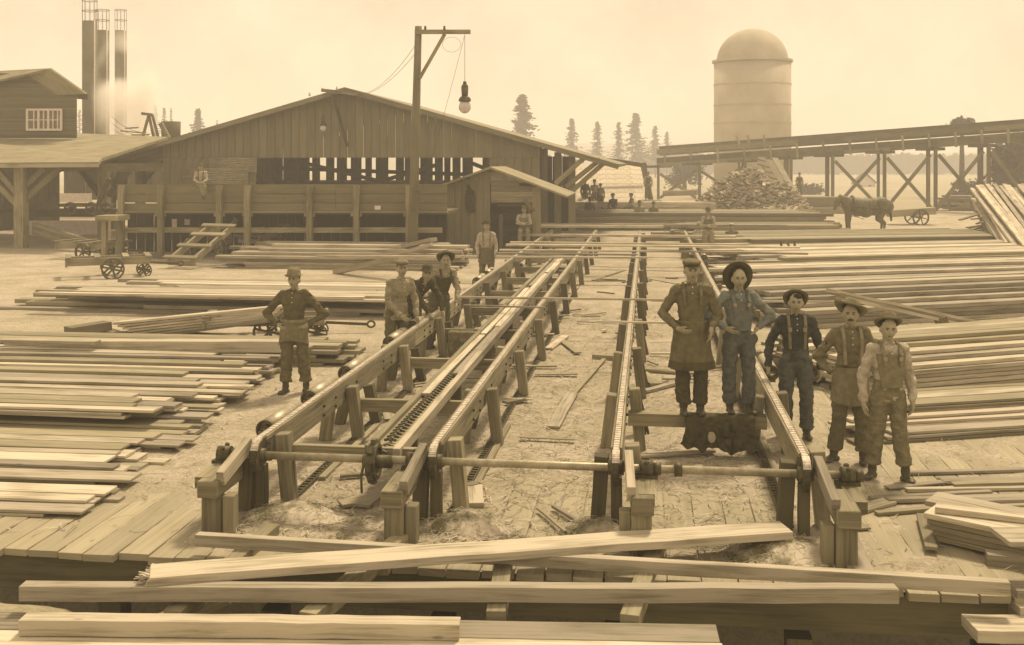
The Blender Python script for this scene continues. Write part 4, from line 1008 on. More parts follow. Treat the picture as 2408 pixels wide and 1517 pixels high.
onrail(1200, 570, 1760, 576, .16, .06, 'pale board across the far table at the height of the seated man')
onrail(1225, 552, 1730, 557, .22, .08, 'thick pale plank across the far table below the seated man')
onrail(1258, 532, 1560, 533, .25, .1, 'plank across the very end of the table'); onrail(1250, 527, 1850, 531, .4, .08, 'wide plank on the farthest end of the table')
# --- far centre stacks
pile(G(1930, 545)-U*0, yv*.3, 16, 4.5, 5, .17, 'long grey board in the big flat stack at the far end of the table', 'big far flat stack', anchor='R', wr=(.3, .6), ej=.7, Lj=2, mat=M_grey)
pile(G(1810, 522), yv*.3, 15, 4.0, 7, .15, 'long grey board in the big flat stack at the far end of the table', 'big far flat stack', anchor='R', wr=(.3, .6), ej=.5, Lj=.5, mat=M_fresh)
pile(G(1980, 568), 0, 6.5, 2.5, 5, .13, 'grey plank in the far stack before the horse', 'far stack before the horse', anchor='R', wr=(.3, .5), ej=.6, Lj=1, mat=M_grey)
pile(G(2010, 500), 0, 5, 2.5, 5, .15, 'plank in the small stack beyond the man at the trestle', 'small stack at the trestle', anchor='R', wr=(.3, .5), ej=.6, Lj=1)
pile(G(2400, 492), R(4), 4.5, 2.5, 6, .15, 'plank in the small stack beneath the trestle at right', 'small stack under the trestle', anchor='R', wr=(.3, .5), ej=.4, Lj=1, mat=M_grey)
m = MB()
for (x0, y0, x1, y1) in ((1835, 567, 1841, 594), (1850, 567, 1862, 595), (1868, 566, 1870, 592)): m.beam(P(x0, y0, 34.4), P(x1, y1, 34.4), .07, .07, up=U)
tag(m.build('stake', M_dark), 'dark upright stakes against the farthest right stack', 'stakes')
# inclined load on wagon at far right
for k in range(8):
    for j in range(18):
        x0 = 2292+j*11; x1 = 2412+j*12.5
        a = P(x0+k*1.5, 436+k*2.5, 46)+Vector((0, rr(-.5, .5), rr(-.04, .04)))-UP*(k*.10); b = P(x1-k*2+rr(-6, 6), 590, 34.5)+Vector((0, rr(-.5, .6), 0))-UP*(k*.11)
        board(a, b, .16, .085, M_fresh, 'long plank in the steep load tipped toward the yard at the right edge', 'planks of the tipped load', vis=(k == 0 or j == 0))
for k in range(26):
    a = P(rr(2250, 2330), rr(500, 560), rr(42, 45)); board(a, a+Vector((rr(.6, 1.6), rr(-.8, .8), rr(-.3, .5))), .2, .05, M_grey, 'loose slab in the tumbled heap beside the tipped load', 'tumbled slabs', vis=False)
# tilted boards under left shed
for k in range(7):
    board(P(80, 525+k*4, 41), P(285+rr(-10, 25), 590+k*4, 38), .16, .06, M_grey, 'long board sloping down in the shade under the left shed', 'sloping boards under the left shed')
# offcuts strewn in the table bay
OFF = [(1300, 1005, 1345, 925, .16, .03), (1345, 930, 1420, 845, .07, .03), (1395, 838, 1448, 842, .12, .08), (1300, 1190, 1382, 1240, .04, .03), (1265, 1195, 1330, 1250, .03, .02), (800, 1185, 865, 1175, .18, .03), (850, 1190, 920, 1135, .16, .03), (940, 820, 990, 805, .1, .03), (1320, 800, 1360, 830, .12, .02), (1290, 820, 1330, 790, .14, .03), (1395, 660, 1468, 636, .1, .05), (1520, 870, 1650, 880, .1, .04), (1515, 920, 1590, 900, .1, .04), (1508, 878, 1545, 905, .2, .05), (800, 1120, 860, 1115, .06, .03), (1505, 1072, 1680, 1060, .08, .03), (1110, 850, 1160, 820, .12, .03), (1290, 700, 1340, 690, .06, .02), (900, 985, 960, 960, .14, .02), (1600, 745, 1680, 752, .08, .03), (1520, 655, 1590, 668, .08, .03), (1375, 740, 1425, 735, .05, .02)]
for i, (x0, y0, x1, y1, w, h) in enumerate(OFF):
    board(G(x0, y0, .04), G(x1, y1, .045), w, h, M_grey if i % 3 else M_fresh, 'loose offcut board lying in the sawdust between the table rails', 'offcuts between the rails', 'offcut')
for i in range(70):
    s, t = (rr(-3.4, 1.2), rr(10.5, 33)) if i < 45 else (rr(-3.3, -2.1), rr(13.5, 25)); a = rr(0, 6.3); L = rr(.2, .9)
    p = st(s, t, .05); board(p, p+Vector((math.cos(a), math.sin(a)*.6, rr(-.01, .05)))*L, rr(.03, .13), rr(.012, .03), M_fresh if random.random() < .5 else M_grey, 'loose offcut board lying in the sawdust between the table rails', 'offcuts between the rails', 'offcut', vis=False)
emit()
for o in [o for o in COL.objects if o.get('label', '').startswith('big splintered plank')]:
    m = MB(); e = G(350, 1352, .215)
    for k in range(90):
        p = e+Vector((rr(.0, .05), rr(-.15, .15), rr(-.03, .03))); m.beam(p, p+Vector((-rr(.02, .09), rr(-.02, .02), rr(-.02, .015))), rr(.003, .014), rr(.002, .006))
    m.build('splinters', M_fresh, o)
# scrap wood heap
sc_ = MB(); c0 = G(1762, 500); c0.y = 61; c0.x = (1762-CX)*61/F
for i in range(4200):
    a = rr(0, 6.283); r = math.sqrt(random.random()); H = 2.8*(1-r**1.6)+.3*noise.noise(Vector((math.cos(a)*r*2, math.sin(a)*r*2, 4)))
    p = Vector((c0.x+math.cos(a)*r*3.6, c0.y+math.sin(a)*r*2.6, H+rr(-.12, .1)-.1+.25*noise.noise(Vector((math.cos(a)*r*5, math.sin(a)*r*5, 0)))))
    yaw = rr(0, 6.3); d = Vector((math.cos(yaw), math.sin(yaw), rr(-.6, .6))).normalized()*rr(.2, .95)
    sc_.beam(p-d/2, p+d/2, rr(.06, .22), rr(.03, .06), up=Vector((rr(-1, 1), rr(-1, 1), 1)))
for i in range(350):
    p = Vector((P(rr(1805, 1862), 510, 57).x, rr(56, 58), rr(0, .9))); yaw = rr(0, 6.3); d = Vector((math.cos(yaw), math.sin(yaw), rr(-.6, .6))).normalized()*rr(.2, .7)
    sc_.beam(p-d/2, p+d/2, rr(.06, .25), rr(.03, .06), up=Vector((rr(-1, 1), rr(-1, 1), 1)))
tag(sc_.build('scrap_heap', M_fresh), 'tall heap of short slabs and offcuts below the chute', 'scrap wood', kind='stuff')
# ============================================================= CARTS
def wheel(parent, c, ax, r, w=.07, mat=M_metal):
    c = Vector(c); ax = Vector(ax).normalized(); m = MB(); m.ring(c, ax, r*.86, r, w, 26); o = m.build('wheel', mat, parent)
    m = MB(); m.cyl(c-ax*w*.8, c+ax*w*.8, r*.16, n=12); x = ax.orthogonal().normalized(); y = ax.cross(x)
    for k in range(6): a = k*math.pi/3; d = x*math.cos(a)+y*math.sin(a); m.beam(c+d*r*.1, c+d*r*.88, .05, .03, up=ax)
    m.build('spokes', mat, o)
def cart(name, label, loc, yaw, sc=1, pitch=0, tongue=True):
    """low lumber cart: two side sills, cross planks, two wheels amidships and a small pair"""
    t = thing(name, label, 'cart', (0, 0, 0))
    for y in (-.42, .42):
        m = MB(); m.beam((-1.1, y, .52), (1.1, y, .52), .09, .2); m.build('side_sill', M_grey, t)
    for x in (-1.05, -.3, .45, 1.05):
        m = MB(); m.beam((x, -.62, .64), (x, .62, .64), .16, .05, up=UP); m.build('cross_plank', M_grey, t)
    m = MB(); m.beam((-1.1, -.5, .46), (-1.1, .5, .46), .06, .14); m.build('end_board', M_frame, t)
    m = MB(); m.cyl((.1, -.62, .31), (.1, .62, .31), .03, n=8); m.build('axle', M_metal, t)
    for y in (-.58, .58): wheel(t, (.1, y, .31), (0, 1, 0), .31)
    for y in (-.3, .3): wheel(t, (.95, y, .22), (0, 1, 0), .2, .05)
    if tongue:
        m = MB(); m.beam((1.1, 0, .42), (1.9, 0, .36), .06, .06); m.ring((1.96, 0, .36), (0, 1, 0), .05, .09, .03, 12); m.build('tongue', M_metal, t)
    t.location = loc; t.rotation_euler = (0, R(pitch), yaw); t.scale = (sc, sc, sc); return t
q = G(255, 655); c1_ = cart('lumber_cart', 'low empty four wheeled lumber cart standing on the bare ground at left', q+Vector((0, 0, 0)), R(22), 1.0)
c1_['group'] = 'lumber carts'
c2_ = dup(c1_, G(470, 632)+Vector((0, .6, 0)), R(70), 'lumber cart tipped up on end like a ladder in front of the bin', 'lumber carts'); c2_.rotation_euler = (0, R(-24), R(70)); c2_.location.z = .25
c3_ = dup(c1_, G(640, 600)+Vector((0, 0, .35)), R(62), 'lumber cart half hidden behind the far left stack under the bin', 'lumber carts'); c3_.rotation_euler = (0, R(-12), R(62))
c4_ = dup(c1_, G(190, 618)+Vector((0, 1, 0)), R(-20), 'lumber cart in the shade under the left shed beside the sloping boards', 'lumber carts')
c5_ = dup(c1_, G(600, 800)+Vector((.1, .5, -.12)), R(7), 'dark cart carrying the stack of boards sloping up at left', 'lumber carts')
c5_.scale = (1.0, .8, .85)
# horse cart
hc = thing('horse_cart', 'low two wheeled cart hitched behind the horse', 'cart', G(2150, 532))
q = G(2140, 530)
m = MB(); m.beam(q+Vector((-1.0, .3, .6)), q+Vector((1.3, .3, .75)), .9, .35); m.build('bed', M_grey, hc)
for o in ((.45, -.3, .42), (.45, .9, .42)): wheel(hc, q+Vector(o), (0, 1, .0), .42, .1)
m = MB(); m.beam(q+Vector((-1.0, .3, .6)), q+Vector((-3.4, .0, .9)), .07, .07); m.build('shaft', M_trest, hc)
t = thing('wagon_wheel', 'large spoked wagon wheel leaning under the trestle', 'wheel', P(2312, 500, 66)); wheel(t, P(2312, 478, 66), (.15, 1, 0), .75, .1); 
t2 = thing('iron_frame', 'dark square machine frame standing under the trestle', 'frame', P(2260, 495, 67))
m = MB(); a, b, c, d = P(2232, 470, 67), P(2290, 470, 67), P(2290, 492, 67), P(2232, 492, 67)
for u_, v_ in ((a, b), (b, c), (c, d), (d, a)): m.beam(u_, v_, .16, .16, up=(0, 1, .01))
m.build('frame_bars', M_trest, t2)
# coats on the cross beams
def coat(c, ax, L, H, v, label, bulge=.07, seed=0, name='coat', cat='coat'):
    """a garment folded over the beam: back fall, fold and front fall with an uneven hem"""
    m = MB(); nx, nv = 46, 44; c = Vector(c); ax = Vector(ax)
    for i in range(nx+1):
        x = (i/nx-.5); hem = H*(.62+.5*noise.noise(Vector((x*3.1+seed, 0, 0)))+.45*noise.noise(Vector((x*9+seed, 5, 0))))+H*.12*math.cos(x*6+seed); hem = H*(.86+.16*noise.noise(Vector((x*3.1+seed, 0, 0)))+.14*noise.noise(Vector((x*11+seed, 5, 0))))
        for k in range(nv+1):
            u = k/nv*1.45-.45                            # <0 behind the beam, 0..1 down the front
            fold = .045*math.sin(x*19+seed+2.2*noise.noise(Vector((x*2, u*2, seed))))+.05*noise.noise(Vector((x*7, u*3.5, seed)))
            if u < -.15: y, z = .10, -(-.15-u)*H*.8
            elif u < 0: y, z = .10-(u+.15)/.15*.20, .012
            else: y, z = -.10-abs(fold)*min(1, u*3)-.05*u, -u*hem
            wx = x*L*(1-.18*max(0, u)*math.cos(seed))+.03*noise.noise(Vector((x*5, u*4, seed+9)))
            m.v.append(c+ax*wx+U*y+UP*(z+.012*noise.noise(Vector((x*12, u*8, 2)))))
    for i in range(nx):
        for k in range(nv): q = i*(nv+1)+k; m.face((q, q+1, q+nv+2, q+nv+1), [(0, 0)]*4, sm=True)
    for k in ((.25,) if name == 'coat' else ()):          # the sleeves dangling in front
        m.tube([c+ax*L*.3*k-U*.14-UP*.05, c+ax*L*.36*k-U*.2-UP*H*.5, c+ax*L*(.36*k+.04)-U*.17-UP*H*.86], .038, 8)
    o = m.build(name, cloth(v)); md = o.modifiers.new('t', 'SOLIDIFY'); md.thickness = .008
    return tag(o, label, cat)
q = st(RS[2]+1.08, 12.36, .46); coat(q, V, .74, .40, .085, 'dark crumpled coat hung over the low cross beam under the young men', .09, 3)
m = MB(); m.ell(q+V*-.10-U*.21-UP*.20, .06, .012, .08); tag(obj_from(voxel(m, .012, 2, amp=.012), 'cap', cloth(.5)), 'pale patch of lining hanging on the front of the dark coat', 'cloth')
q = st(RS[0]+1.0-.3, 17.9, .46); coat(q, V, .8, .42, .2, 'grey jacket hung over the cross beam behind the three leaning men', .08, 5, 'jacket', 'jacket')
# ============================================================= TREES
def conifer(x, Y, ytop, w, label, lean=0, loose=.0, mat=M_leafc):
    top = P(x, ytop, Y); H = top.z+.4; Wd = 2.0*w*Y/F
    t = thing('pine_tree', label, 'tree', Vector((top.x, Y, -.4)), 0, 'conifers beyond the mill'); w *= 1.7
    m = MB(); m.cyl((top.x, Y, -.4), (top.x, Y, H-.6), H*.018, .03, 7); m.build('trunk', M_bark, t)
    m = MB(); hb = max(1.0, P(x, 345, Y).z-3); n = int(34*(1-loose*.4)); z = hb
    k = 0
    while z < H:
        f = (H-z)/(H-hb); R_ = Wd/2*(f**.85)*rr(.4, 1.15)+.04*Wd
        for i in range(5):
            a = rr(0, 6.28); r_ = R_*rr(.6, 1.08); d = Vector((math.cos(a), math.sin(a), -.18+rr(-.12, .15)))
            for q in range(9):
                u = rr(.12, 1); c = Vector((top.x, Y, z))+d*(r_*u)+Vector((rr(-.1, .1), rr(-.1, .1), rr(-.1, .1)))*Wd*.25*(1.1-u); s_ = Wd*.06*rr(.5, 1.2)*(1.2-u*.7)
                e = Vector((rr(-1, 1), rr(-1, 1), rr(-.4, .2))).normalized(); g2 = e.cross(Vector((rr(-1, 1), rr(-1, 1), rr(-1, 1)))).normalized()
                b = len(m.v); m.v += [c-e*s_, c+g2*s_*.4, c+e*s_, c-g2*s_*.4]; m.face((b, b+1, b+2, b+3), [(0, 0)]*4)
        z += (H-hb)/n*rr(.7, 1.3)
    m.build('crown', mat, t)
trees = [(1228, 190, 229, 84, 'tall lone conifer behind the right roof slope of the mill'), (1345, 230, 283, 42, 'narrow conifer right of the tall lone one'), (1405, 230, 290, 36, 'small dark conifer above the eave of the mill'),
 (1455, 230, 292, 34, 'slim conifer between the eave and the broad one'), (1495, 230, 274, 58, 'broad conifer left of the burner, largest of that row'), (1541, 250, 300, 36, 'conifer just right of the broad one'), (1568, 260, 314, 26, 'last tiny conifer of the row before the burner'),
 (365, 210, 252, 34, 'conifer behind the timber frame on the left roof'), (386, 220, 256, 26, 'slender conifer left of the iron tank'), (402, 230, 258, 20, 'thin conifer directly over the iron tank'), (465, 190, 262, 56, 'bushy conifer just left of the mill roof slope'), (510, 220, 288, 16, 'tiny conifer tip at the mill roof slope'), (187, 230, 262, 26, 'conifer between the upper storey and the smoke stacks')]
for (x, Y, yt, w_, l) in trees: conifer(x, Y, yt, w_, l)
def leafy(x, Y, y0, y1, w, label, name='leafy_tree', n=2600, ybase=None, trunk=.3, ls=.22):
    top = P(x, y0, Y); bot = P(x, y1, Y); c = (top+bot)/2; rx = w/2*Y/F; rz = (top.z-bot.z)/2
    t = thing(name, label, 'tree', Vector((c.x, Y, -.4)), 0)
    m = MB(); m.cyl((c.x, Y, -.4), (c.x, Y, c.z), trunk, trunk*.5, 9)
    for k in range(6): a = k+rr(0, 1); m.cyl((c.x, Y, c.z-rz*.7), c+Vector((math.cos(a)*rx*.7, math.sin(a)*rx*.7, rz*rr(-.2, .6))), trunk*.35, .03, 6)
    m.build('trunk', M_bark, t); m = MB()
    cl = [(c+Vector((rr(-1, 1)*rx*.7, rr(-1, 1)*rx*.7, rr(-1, 1)*rz*.7)), rr(.25, .5)) for k in range(26)]
    for i in range(n):
        q, s_ = random.choice(cl); p = q+Vector((random.gauss(0, 1)*rx*s_*.5, random.gauss(0, 1)*rx*s_*.5, random.gauss(0, 1)*rz*s_*.5))
        e = Vector((rr(-1, 1), rr(-1, 1), rr(-1, 1))).normalized(); f_ = e.orthogonal().normalized(); b = len(m.v); z_ = ls*rr(.6, 1.3); m.v += [p-e*z_, p+f_*z_*.6, p+e*z_, p-f_*z_*.6]; m.face((b, b+1, b+2, b+3), [(0, 0)]*4)
    m.build('crown', M_leafd, t)
leafy(2372, 84, 318, 455, 78, 'dark leafy tree mass standing behind the trestle at the right edge', n=3800, ls=.34)
leafy(2262, 100, 278, 304, 54, 'leafy tree top showing above the trestle at right', n=900)
leafy(2275, 96, 425, 465, 70, 'low bush in the gap left of the tipped load', name='bush', n=1200)
leafy(1610, 130, 370, 440, 90, 'leafy tree seen under the left end of the trestle', n=2200)
leafy(1590, 300, 346, 372, 130, 'dim round tree at the foot of the hill behind the trestle end', n=1500, ls=.5)
# far woods band below hills
fw = MB()
for i in range(9000):
    px = rr(1500, 2500); Y = rr(300, 420); p = P(px, rr(366, 398)+abs(rr(-10, 0)), Y); e = Vector((rr(-1, 1), 0, rr(-1, 1))).normalized(); f_ = Vector((0, 1, 0)).cross(e); z_ = rr(.6, 1.4); b = len(fw.v); fw.v += [p-e*z_, p+f_*z_, p+e*z_, p-f_*z_]; fw.face((b, b+1, b+2, b+3), [(0, 0)]*4)
tag(fw.build('far_woods', M_leafd), 'hazy far woods at the foot of the hills', 'woods', kind='stuff')
leafy(1905, 118, 430, 468, 60, 'low bush at the edge of the field beyond the man at the trestle', name='bush', n=700)
# ============================================================= HORSE
hs = G(2030, 551); hx, hy = hs.x, hs.y
hm_ = MB()
def hp(x, y, z): return Vector((hx+x, hy+y, z))
for (x, z, r1, r2) in ((-.55, 1.12, .30, .32), (-.25, 1.08, .34, .36), (.1, 1.05, .36, .37), (.45, 1.10, .33, .34), (.75, 1.14, .33, .34), (.95, 1.10, .25, .27)): hm_.ell(hp(x, 0, z), .36, r1*1.12, r2*1.08)
hm_.cyl(hp(-.6, 0, 1.25), hp(-.98, -.05, 1.42), .24, .16, 12, hemi=True)
hm_.cyl(hp(-.98, -.05, 1.42), hp(-1.16, -.08, 1.30), .15, .12, 12, hemi=True); hm_.cyl(hp(-1.1, -.08, 1.36), hp(-1.26, -.12, 1.02), .13, .075, 12, hemi=True)
for y in (-.09, .06): hm_.cyl(hp(-1.02, y, 1.5), hp(-1.0, y, 1.62), .035, .012, 8, hemi=True)
for y in (-.17, .17):
    hm_.cyl(hp(-.62, y, .95), hp(-.66, y, .52), .13, .075, 10, hemi=True); hm_.cyl(hp(-.66, y, .52), hp(-.64, y, .14), .07, .05, 10, hemi=True); hm_.cyl(hp(-.64, y, .14), hp(-.70, y, .05), .055, .075, 10, hemi=True)
    hm_.cyl(hp(.78, y, .98), hp(.66, y, .60), .20, .10, 10, hemi=True); hm_.cyl(hp(.66, y, .60), hp(.86, y, .46), .10, .07, 10, hemi=True); hm_.cyl(hp(.86, y, .46), hp(.82, y, .14), .065, .05, 10, hemi=True); hm_.cyl(hp(.82, y, .14), hp(.76, y, .05), .055, .075, 10, hemi=True)
horse = tag(obj_from(voxel(hm_, .03, 3), 'horse', M_horse), 'stocky dark work horse in harness seen side on with lowered head', 'horse')
m = MB(); m.cyl(hp(1.12, 0, 1.22), hp(1.2, 0, .55), .08, .05, 8, hemi=True); obj_from(voxel(m, .02, 1, amp=.02), 'tail', M_hair, horse)
m = MB()
m.ring(hp(-.55, 0, 1.16), (1, 0, -.25), .34, .40, .07, 24)
m.build('collar', M_boot, horse)
m = MB(); m.ring(hp(.15, 0, 1.06), (1, 0, 0), .375, .39, .05, 24); m.beam(hp(-.5, -.39, 1.1), hp(1.05, -.34, .95), .02, .06, up=UP); m.beam(hp(.5, -.36, 1.35), hp(.62, -.37, .8), .02, .05, up=V); m.build('harness', M_boot, horse)
m = MB(); m.tube([hp(-1.15, -.16, 1.2), hp(-.6, -.42, .75), hp(-.1, -.42, .62)], .012, 5); m.build('rein', M_boot, horse)
horse.scale = (1.06, 1.1, 1.14)
# ============================================================= PEOPLE
def V3(*a): return Vector(a)
BASE = dict(pel=V3(0, 0, .95), ches=V3(0, 0, 1.30), neck=V3(0, 0, 1.47), head=V3(0, -.02, 1.62),
    shL=V3(-.165, 0, 1.405), shR=V3(.165, 0, 1.405), elL=V3(-.25, .02, 1.12), elR=V3(.25, .02, 1.12), wrL=V3(-.24, -.06, .87), wrR=V3(.24, -.06, .87),
    hiL=V3(-.095, 0, .91), hiR=V3(.095, 0, .91), knL=V3(-.12, -.02, .49), knR=V3(.12, -.02, .49), anL=V3(-.13, .03, .09), anR=V3(.13, .03, .09),
    toL=V3(-.05, -1, 0), toR=V3(.05, -1, 0), haL=V3(0, -.15, -1), haR=V3(0, -.15, -1), hyaw=0, hpit=0, hroll=0, curlL=.35, curlR=.35, pnL=V3(-1, 0, 0), pnR=V3(1, 0, 0))
def pose(**k):
    p = dict(BASE); p.update(k); return p
AKIMBO = pose(elL=V3(-.43, .06, 1.13), wrL=V3(-.21, -.07, .99), haL=V3(.6, -.5, -.4), elR=V3(.43, .06, 1.13), wrR=V3(.21, -.05, .99), haR=V3(-.6, -.5, -.4))
CROSS = pose(elL=V3(-.25, -.06, 1.12), wrL=V3(.05, -.24, 1.17), haL=V3(1, .2, .1), elR=V3(.25, -.06, 1.12), wrR=V3(-.05, -.27, 1.13), haR=V3(-1, .2, .05))
def seated(h=.45, arms='lap', fwd=.42):
    d = h+.06
    k = dict(pel=V3(0, 0, d+.04), ches=V3(0, -.04, d+.40), neck=V3(0, -.06, d+.56), head=V3(0, -.10, d+.71), shL=V3(-.18, -.04, d+.50), shR=V3(.18, -.04, d+.50),
        hiL=V3(-.09, 0, d), hiR=V3(.09, 0, d), knL=V3(-.13, -fwd, d), knR=V3(.13, -fwd, d), anL=V3(-.14, -fwd-.02, d-.42), anR=V3(.14, -fwd-.02, d-.42))
    if arms == 'lap': k.update(elL=V3(-.24, -.12, d+.24), wrL=V3(-.10, -.33, d+.12), haL=V3(.6, -.8, -.1), elR=V3(.24, -.12, d+.24), wrR=V3(.10, -.33, d+.12), haR=V3(-.6, -.8, -.1))
    else: k.update(elL=V3(-.24, -.12, d+.24), wrL=V3(.05, -.27, d+.26), haL=V3(1, .1, .1), elR=V3(.24, -.12, d+.24), wrR=V3(-.05, -.30, d+.22), haR=V3(-1, .1, 0))
    return pose(**k)
def hand(mb, w, d, pn, curl, fine):
    d = d.normalized(); pn = (pn-d*pn.dot(d)).normalized(); sd = d.cross(pn)
    Mr = Matrix((sd, pn, d)).transposed()
    mb.ell(w+d*.045, .042, .019, .052, M=Mr, nu=12, nv=8)
    mb.cyl(w-d*.01, w+d*.02, .027, .030, 10, hemi=True)
    for i, (o, L) in enumerate(((-.030, .072), (-.010, .083), (.011, .078), (.031, .060))):
        a = w+d*.082+sd*o; d1 = (d*math.cos(curl)-pn*math.sin(curl)); d2 = (d*math.cos(curl*2.3)-pn*math.sin(curl*2.3))
        d1 = d1+sd*o*1.5; b = a+d1*L*.52; c = b+d2*L*.48
        mb.cyl(a-d*.015, b, .0098, .009, 7, hemi=True); mb.cyl(b, c, .009, .0078, 7, hemi=True)
    a = w+d*.03-sd*.032; b = a+(d*.75-sd*.6-pn*.25).normalized()*.045; c = b+(d*.95-sd*.15-pn*.4).normalized()*.03
    mb.cyl(a, b, .0135, .011, 7, hemi=True); mb.cyl(b, c, .011, .009, 7, hemi=True)
def headfn(p, n):
    x, y, z = n.x, n.y, n.z; q = p.copy()
    if z < 0: q.x *= 1-.30*(-z)**1.4; 
    if z < -.1 and y > 0: q.y *= 1-.42*min(1, -z)
    if z > .2: q.y *= 1.02
    g = lambda cx, cz, s: math.exp(-(((x-cx)**2+(z-cz)**2)/(s*s)))
    if y < 0:
        q.y *= .93
        q.y -= .030*math.exp(-(x/.13)**2)*math.exp(-((z+.16)/.16)**2)+.013*math.exp(-(x/.10)**2)*math.exp(-((z-.06)/.2)**2)
        q.y += .017*(g(-.36, .05, .17)+g(.36, .05, .17))
        q.y -= .006*math.exp(-((z-.24)/.09)**2)*(abs(x) < .7)
        q.y -= .006*math.exp(-(x/.22)**2)*math.exp(-((z+.45)/.07)**2)
        q.y += .007*math.exp(-(x/.25)**2)*math.exp(-((z+.52)/.03)**2)
        q.y -= .012*math.exp(-(x/.2)**2)*math.exp(-((z+.80)/.14)**2)
        q.y -= .006*(g(-.55, -.2, .2)+g(.55, -.2, .2))
    return q
def person(label, loc, yaw, ps, fit, scale=1.0, group=None, far=False):
    """fit: shirt, trousers, boots values; hat spec; extras"""
    p = ps; vb = .0085 if not far else .02; vc = .012 if not far else .022
    RT = thing('person', label, 'person', Vector(loc), yaw, group); RT.scale = (scale,)*3
    Mh = Matrix.Rotation(R(p['hyaw']), 3, 'Z') @ Matrix.Rotation(R(p['hroll']), 3, 'Y') @ Matrix.Rotation(R(p['hpit']), 3, 'X')
    hc_ = p['head']
    def local(o):                                        # meshes are modelled in the person's own frame
        o.parent = RT; return o
    b = MB(); seed = random.randint(0, 99)
    nu, nv = (40, 28) if not far else (20, 14)
    b.ell(hc_, .080, .101, .124, M=Mh, nu=nu, nv=nv, fn=headfn)
    for s in (-1, 1): b.ell(hc_+Mh @ V3(s*.083, .012, -.012), .012, .02, .032, M=Mh)
    b.cyl(p['neck']-V3(0, 0, .04), hc_+Mh @ V3(0, .022, -.06), .058, .052, 12, hemi=True)
    axT = (p['neck']-p['pel']).normalized()
    sx = (p['shR']-p['shL']).normalized(); Mt = Matrix((sx, axT.cross(sx), axT)).transposed()
    def torso(m, k, wst=1.0):
        m.ell(p['pel'], .150+k, .100+k, .12+k, M=Mt, nu=20, nv=14); md = p['pel'].lerp(p['ches'], .5); m.ell(md, (.135+k)*wst, .092+k, .17+k, M=Mt, nu=20, nv=14)
        m.ell(p['ches'], .165+k, .108+k, .17+k, M=Mt, nu=20, nv=14); m.ell(p['ches']+axT*.07, .155+k, .09+k, .10+k, M=Mt, nu=20, nv=14)
        m.cyl(p['shL'], p['shR'], .050+k, .058+k, 12, hemi=True)
    torso(b, -.012)
    for s in 'LR':
        sh, el, wr, hi, kn, an = (p[q+s] for q in ('sh', 'el', 'wr', 'hi', 'kn', 'an'))
        b.cyl(sh, el, .048, .038, 10, hemi=True); b.cyl(el, wr, .038, .026, 10, hemi=True)
        hand(b, wr, p['ha'+s], p['pn'+s], p['curl'+s], not far)
        b.cyl(hi, kn, .075, .052, 10, hemi=True); b.cyl(kn, an, .052, .035, 10, hemi=True)
        b.cyl(an, an+p['to'+s].normalized()*.06-V3(0, 0, .045), .022, .016, 8, hemi=True)
    local(obj_from(voxel(b, vb, 1), 'body', M_skin))
    # eyes, brows, mouth
    for s in (-1, 1):
        m = MB(); c = hc_+Mh @ V3(s*.031, -.083, .009); m.ell(c, .011, .0055, .0042, M=Mh, nu=10, nv=6); local(m.build('eye', M_eye))
        if not far:
            m = MB(); c = hc_+Mh @ V3(s*.032, -.0975, .028); m.ell(c, .019, .006, .0042, M=Mh, nu=10, nv=6); local(m.build('eyebrow', M_hair))
    m = MB(); m.ell(hc_+Mh @ V3(0, -.0945, -.064), .022, .008, .0042, M=Mh, nu=10, nv=6); local(m.build('mouth', cloth(.14, 0)))
    if fit.get('stache'):
        m = MB(); 
        for s in (-1, 1): m.ell(hc_+Mh @ V3(s*.014, -.104, -.050), .021, .010, .009, M=Mh @ Matrix.Rotation(s*.25, 3, 'Y'))
        local(m.build('moustache', M_hair))
    m = MB()
    m.ell(hc_+Mh @ V3(0, .022, .022), .085, .092, .114, M=Mh, nu=18, nv=12)
    if fit.get('fringe'): m.ell(hc_+Mh @ V3(.02, -.055, .085), .055, .045, .035, M=Mh)
    local(obj_from(voxel(m, .012, 1, amp=.006, freq=40), 'hair', M_hair))
    # trousers
    tv = cloth(fit['tr'], 0, fit.get('tint')); m = MB(); k = .022
    m.ell(p['pel']-axT*.01, .155+k, .105+k, .125+k, M=Mt, nu=20, nv=14)
    if not fit.get('low'): m.ell(p['pel']+axT*.09, .150+k*.6, .10+k*.6, .08, M=Mt, nu=20, nv=14)
    for s in 'LR':
        hi, kn, an = p['hi'+s], p['kn'+s], p['an'+s]
        m.cyl(hi, kn, .108, .086, 14, hemi=True); e = an+(kn-an).normalized()*(.08 if fit.get('short') else .035); m.cyl(kn, e, .086, .084, 14)
        m.ell(e+(kn-an).normalized()*.02, .090, .092, .03)
    local(obj_from(voxel(m, vc, 2, amp=.018, freq=9, stretch=(1.1, 1.1, 1.6), seed=seed), 'trousers', tv))
    # boots
    for s in 'LR':
        an = p['an'+s]; d = p['to'+s].normalized(); m = MB(); m.cyl(an+V3(0, 0, .10), an, .048, .050, 12, hemi=True)
        Mb = Matrix((V3(0, 0, 1).cross(d).normalized()*-1, d, V3(0, 0, 1))).transposed()
        m.ell(an+d*.02-V3(0, 0, .045), .046, .085, .042, M=Mb); m.ell(an+d*.115-V3(0, 0, .055), .049, .080, .034, M=Mb)
        m.cyl(an-d*.045-V3(0, 0, .05), an-d*.045-V3(0, 0, .082), .040, .040, 12)
        local(obj_from(voxel(m, .010 if not far else .02, 2, amp=.004, freq=25), 'boot', M_boot))
    # shirt
    m = MB(); torso(m, .018, fit.get('wst', 1.0)); m.cyl(p['neck']-axT*.06, p['neck']+axT*.012, .075, .064, 14)
